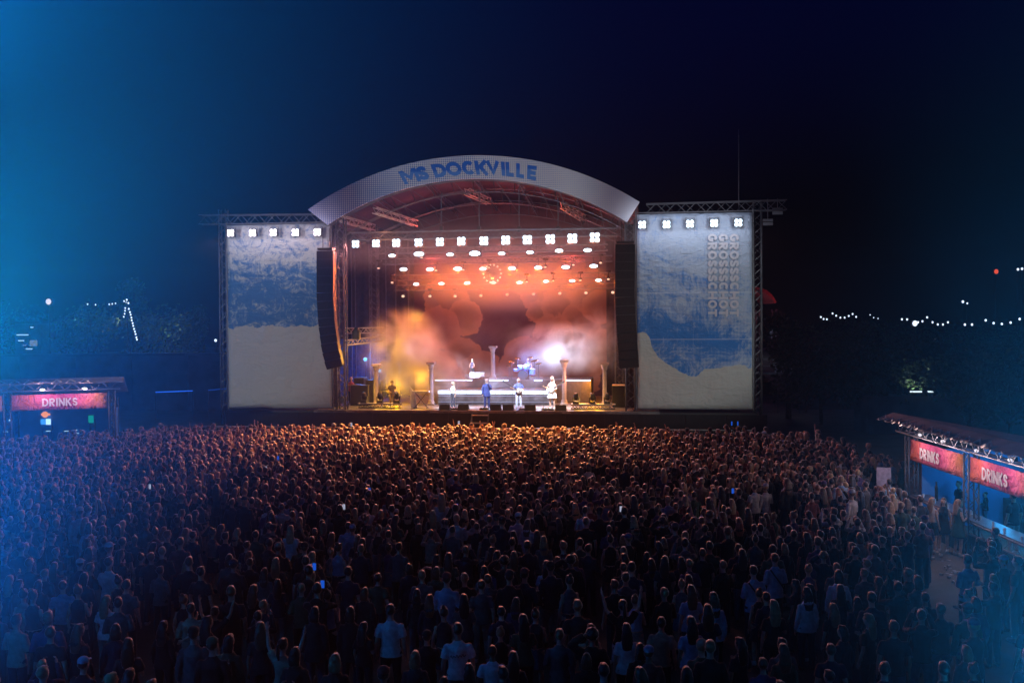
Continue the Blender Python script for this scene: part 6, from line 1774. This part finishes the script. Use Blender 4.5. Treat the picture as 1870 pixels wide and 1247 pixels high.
def hold_guitar(label, person_o, s, col, bass=False, flip=1):
    loc = person_o.location; rz = person_o.rotation_euler.z
    Q = Matrix.Rotation(rz, 3, 'Z')
    g = thing('bass_guitar' if bass else 'electric_guitar', label, 'guitar', loc + Q @ Vector((0, .20 * s, 1.05 * s)), rz); g.scale = (s, s, s)
    M = Matrix.Rotation(R(32 * flip), 3, 'Y')
    bd = MB().ell((-.02 * flip, 0, 0), (.17, .025, .15), 14, 7, M).ell((.13 * flip, 0, 0), (.13, .025, .12), 12, 7, M); 
    me = remeshed(bd, 'body', .014, .7, 1); me.materials.append(mat('guitar_body_%s' % ('bass' if bass else 'lead'), col, .25, 0, .1)); link('body', me, g)
    L = .85 if bass else .70
    MB().box(M @ Vector((-flip * L * .62, -.0 + .02, 0)), (L, .022, .05), M=M).build('neck', M_wood, g); MB().box(M @ Vector((-flip * L * 1.18, .02, 0)), (.16, .02, .085), M=M).build('headstock', M_black, g)
    MB().box(M @ Vector((.06 * flip, .03, 0)), (.05, .012, .08), M=M).build('pickup', M_black, g)
    MB().path([(-.14, -.17, .30), (-.05, -.33, .15), (.10, -.33, -.02), (.2, -.10, -.05)], [(.02, .006)] * 4, 5).build('strap', M_black, g)
    return g
m1, s1 = musician('singer in a white cropped top and dark trousers, left of centre on the stage', 827, 697, 1.9, ('f', 'mid', 'tank', 'trousers', 'down', 'hold'), ccol(WH, (.04, .04, .06), (.6, .5, .35)), PI - .5, seed=101)
m2, s2 = musician('singer in long dark blue clothes with a microphone at the centre of the stage', 889, 691, 1.6, ('m', 'mid', 'coat', 'trousers', 'mic', 'down'), ccol((.06, .08, .22), (.04, .05, .14), (.4, .35, .3)), PI + .3, seed=102)
m3, s3 = musician('bass player in dark top and pale trousers, right of the centre singer', 947, 690, 1.7, ('m', 'mid', 'tee', 'trousers', 'play', 'neck'), ccol((.10, .12, .28), (.55, .52, .5), (.2, .12, .07)), PI + .15, seed=103)
m4, s4 = musician('guitarist with long pale hair in a white outfit at the right of the stage', 1008, 687, 1.5, ('f', 'long', 'dress', 'shorts', 'play', 'neck'), ccol(WH, (.6, .6, .62), (.62, .55, .42), shoes=(.6, .6, .6)), PI - .2, seed=104)
m5, s5 = musician('keyboard player in a dark strappy top on the riser at the left', 862, 655, 7.3, ('f', 'long', 'tank', 'trousers', 'keys', 'keys'), ccol((.08, .08, .14), (.03, .03, .04), (.45, .36, .25)), PI, zr2, seed=105)
m6, s6 = musician('drummer sitting behind the drum kit in blue light', 964, 664, 7.5, ('m', 'short', 'tank', 'shorts', 'drum', 'drum'), ccol((.2, .22, .4), (.05, .05, .07), (.12, .08, .05)), PI, zr2 - .40, 1.0, 106, True)
m7, s7 = musician('dim musician among orange smoke behind the left floor lights', 716, 695, 2.8, ('m', 'curly', 'tee', 'trousers', 'keys', 'play'), ccol((.10, .06, .05), (.2, .12, .08), (.1, .06, .04)), PI + .3, seed=107)
m8, s8 = musician('stage hand in pink light behind the left tower', 641, 688, 4.2, ('m', 'short', 'tee', 'trousers', 'hold', 'down'), ccol((.5, .12, .2), (.03, .03, .04)), PI - .6, seed=108)
m8['category'] = 'person'
hold_guitar('pale bass guitar worn by the player right of the centre singer', m3, s3, (.45, .35, .25), True, -1)
hold_guitar('white guitar slung low on the guitarist at the right', m4, s4, (.7, .7, .7), False, 1)
# hand held microphone
t = thing('hand_microphone', 'black microphone in the hand of the centre singer', 'microphone', m2.location + Matrix.Rotation(m2.rotation_euler.z, 3, 'Z') @ Vector((-.05 * s2, .20 * s2, 1.55 * s2)))
MB().bar((0, 0, -.1), (0, 0, .02), .014, 6).ell((0, 0, .04), .027, 8, 6).build('body', M_black, t)

# ------------------------------------------------------------------ two added blue lamp stands, out of view beside the camera
for nm_, loc, tgt, lab in (('L', BL_L, (-9, 30, 20), 'added blue spotlight on a pole, out of view left of the picture'), ('R', BL_R, (9, 22, -2), 'added blue spotlight on a short pole, out of view at the right')):
    t = thing('blue_spotlight', lab, 'spotlight', (loc[0], loc[1], 0))
    MB().bar((0, 0, 0), (0, 0, loc[2] - .3), .05, 6).box((0, 0, loc[2] - .22), (.4, .3, .1)).build('pole', M_black, t)
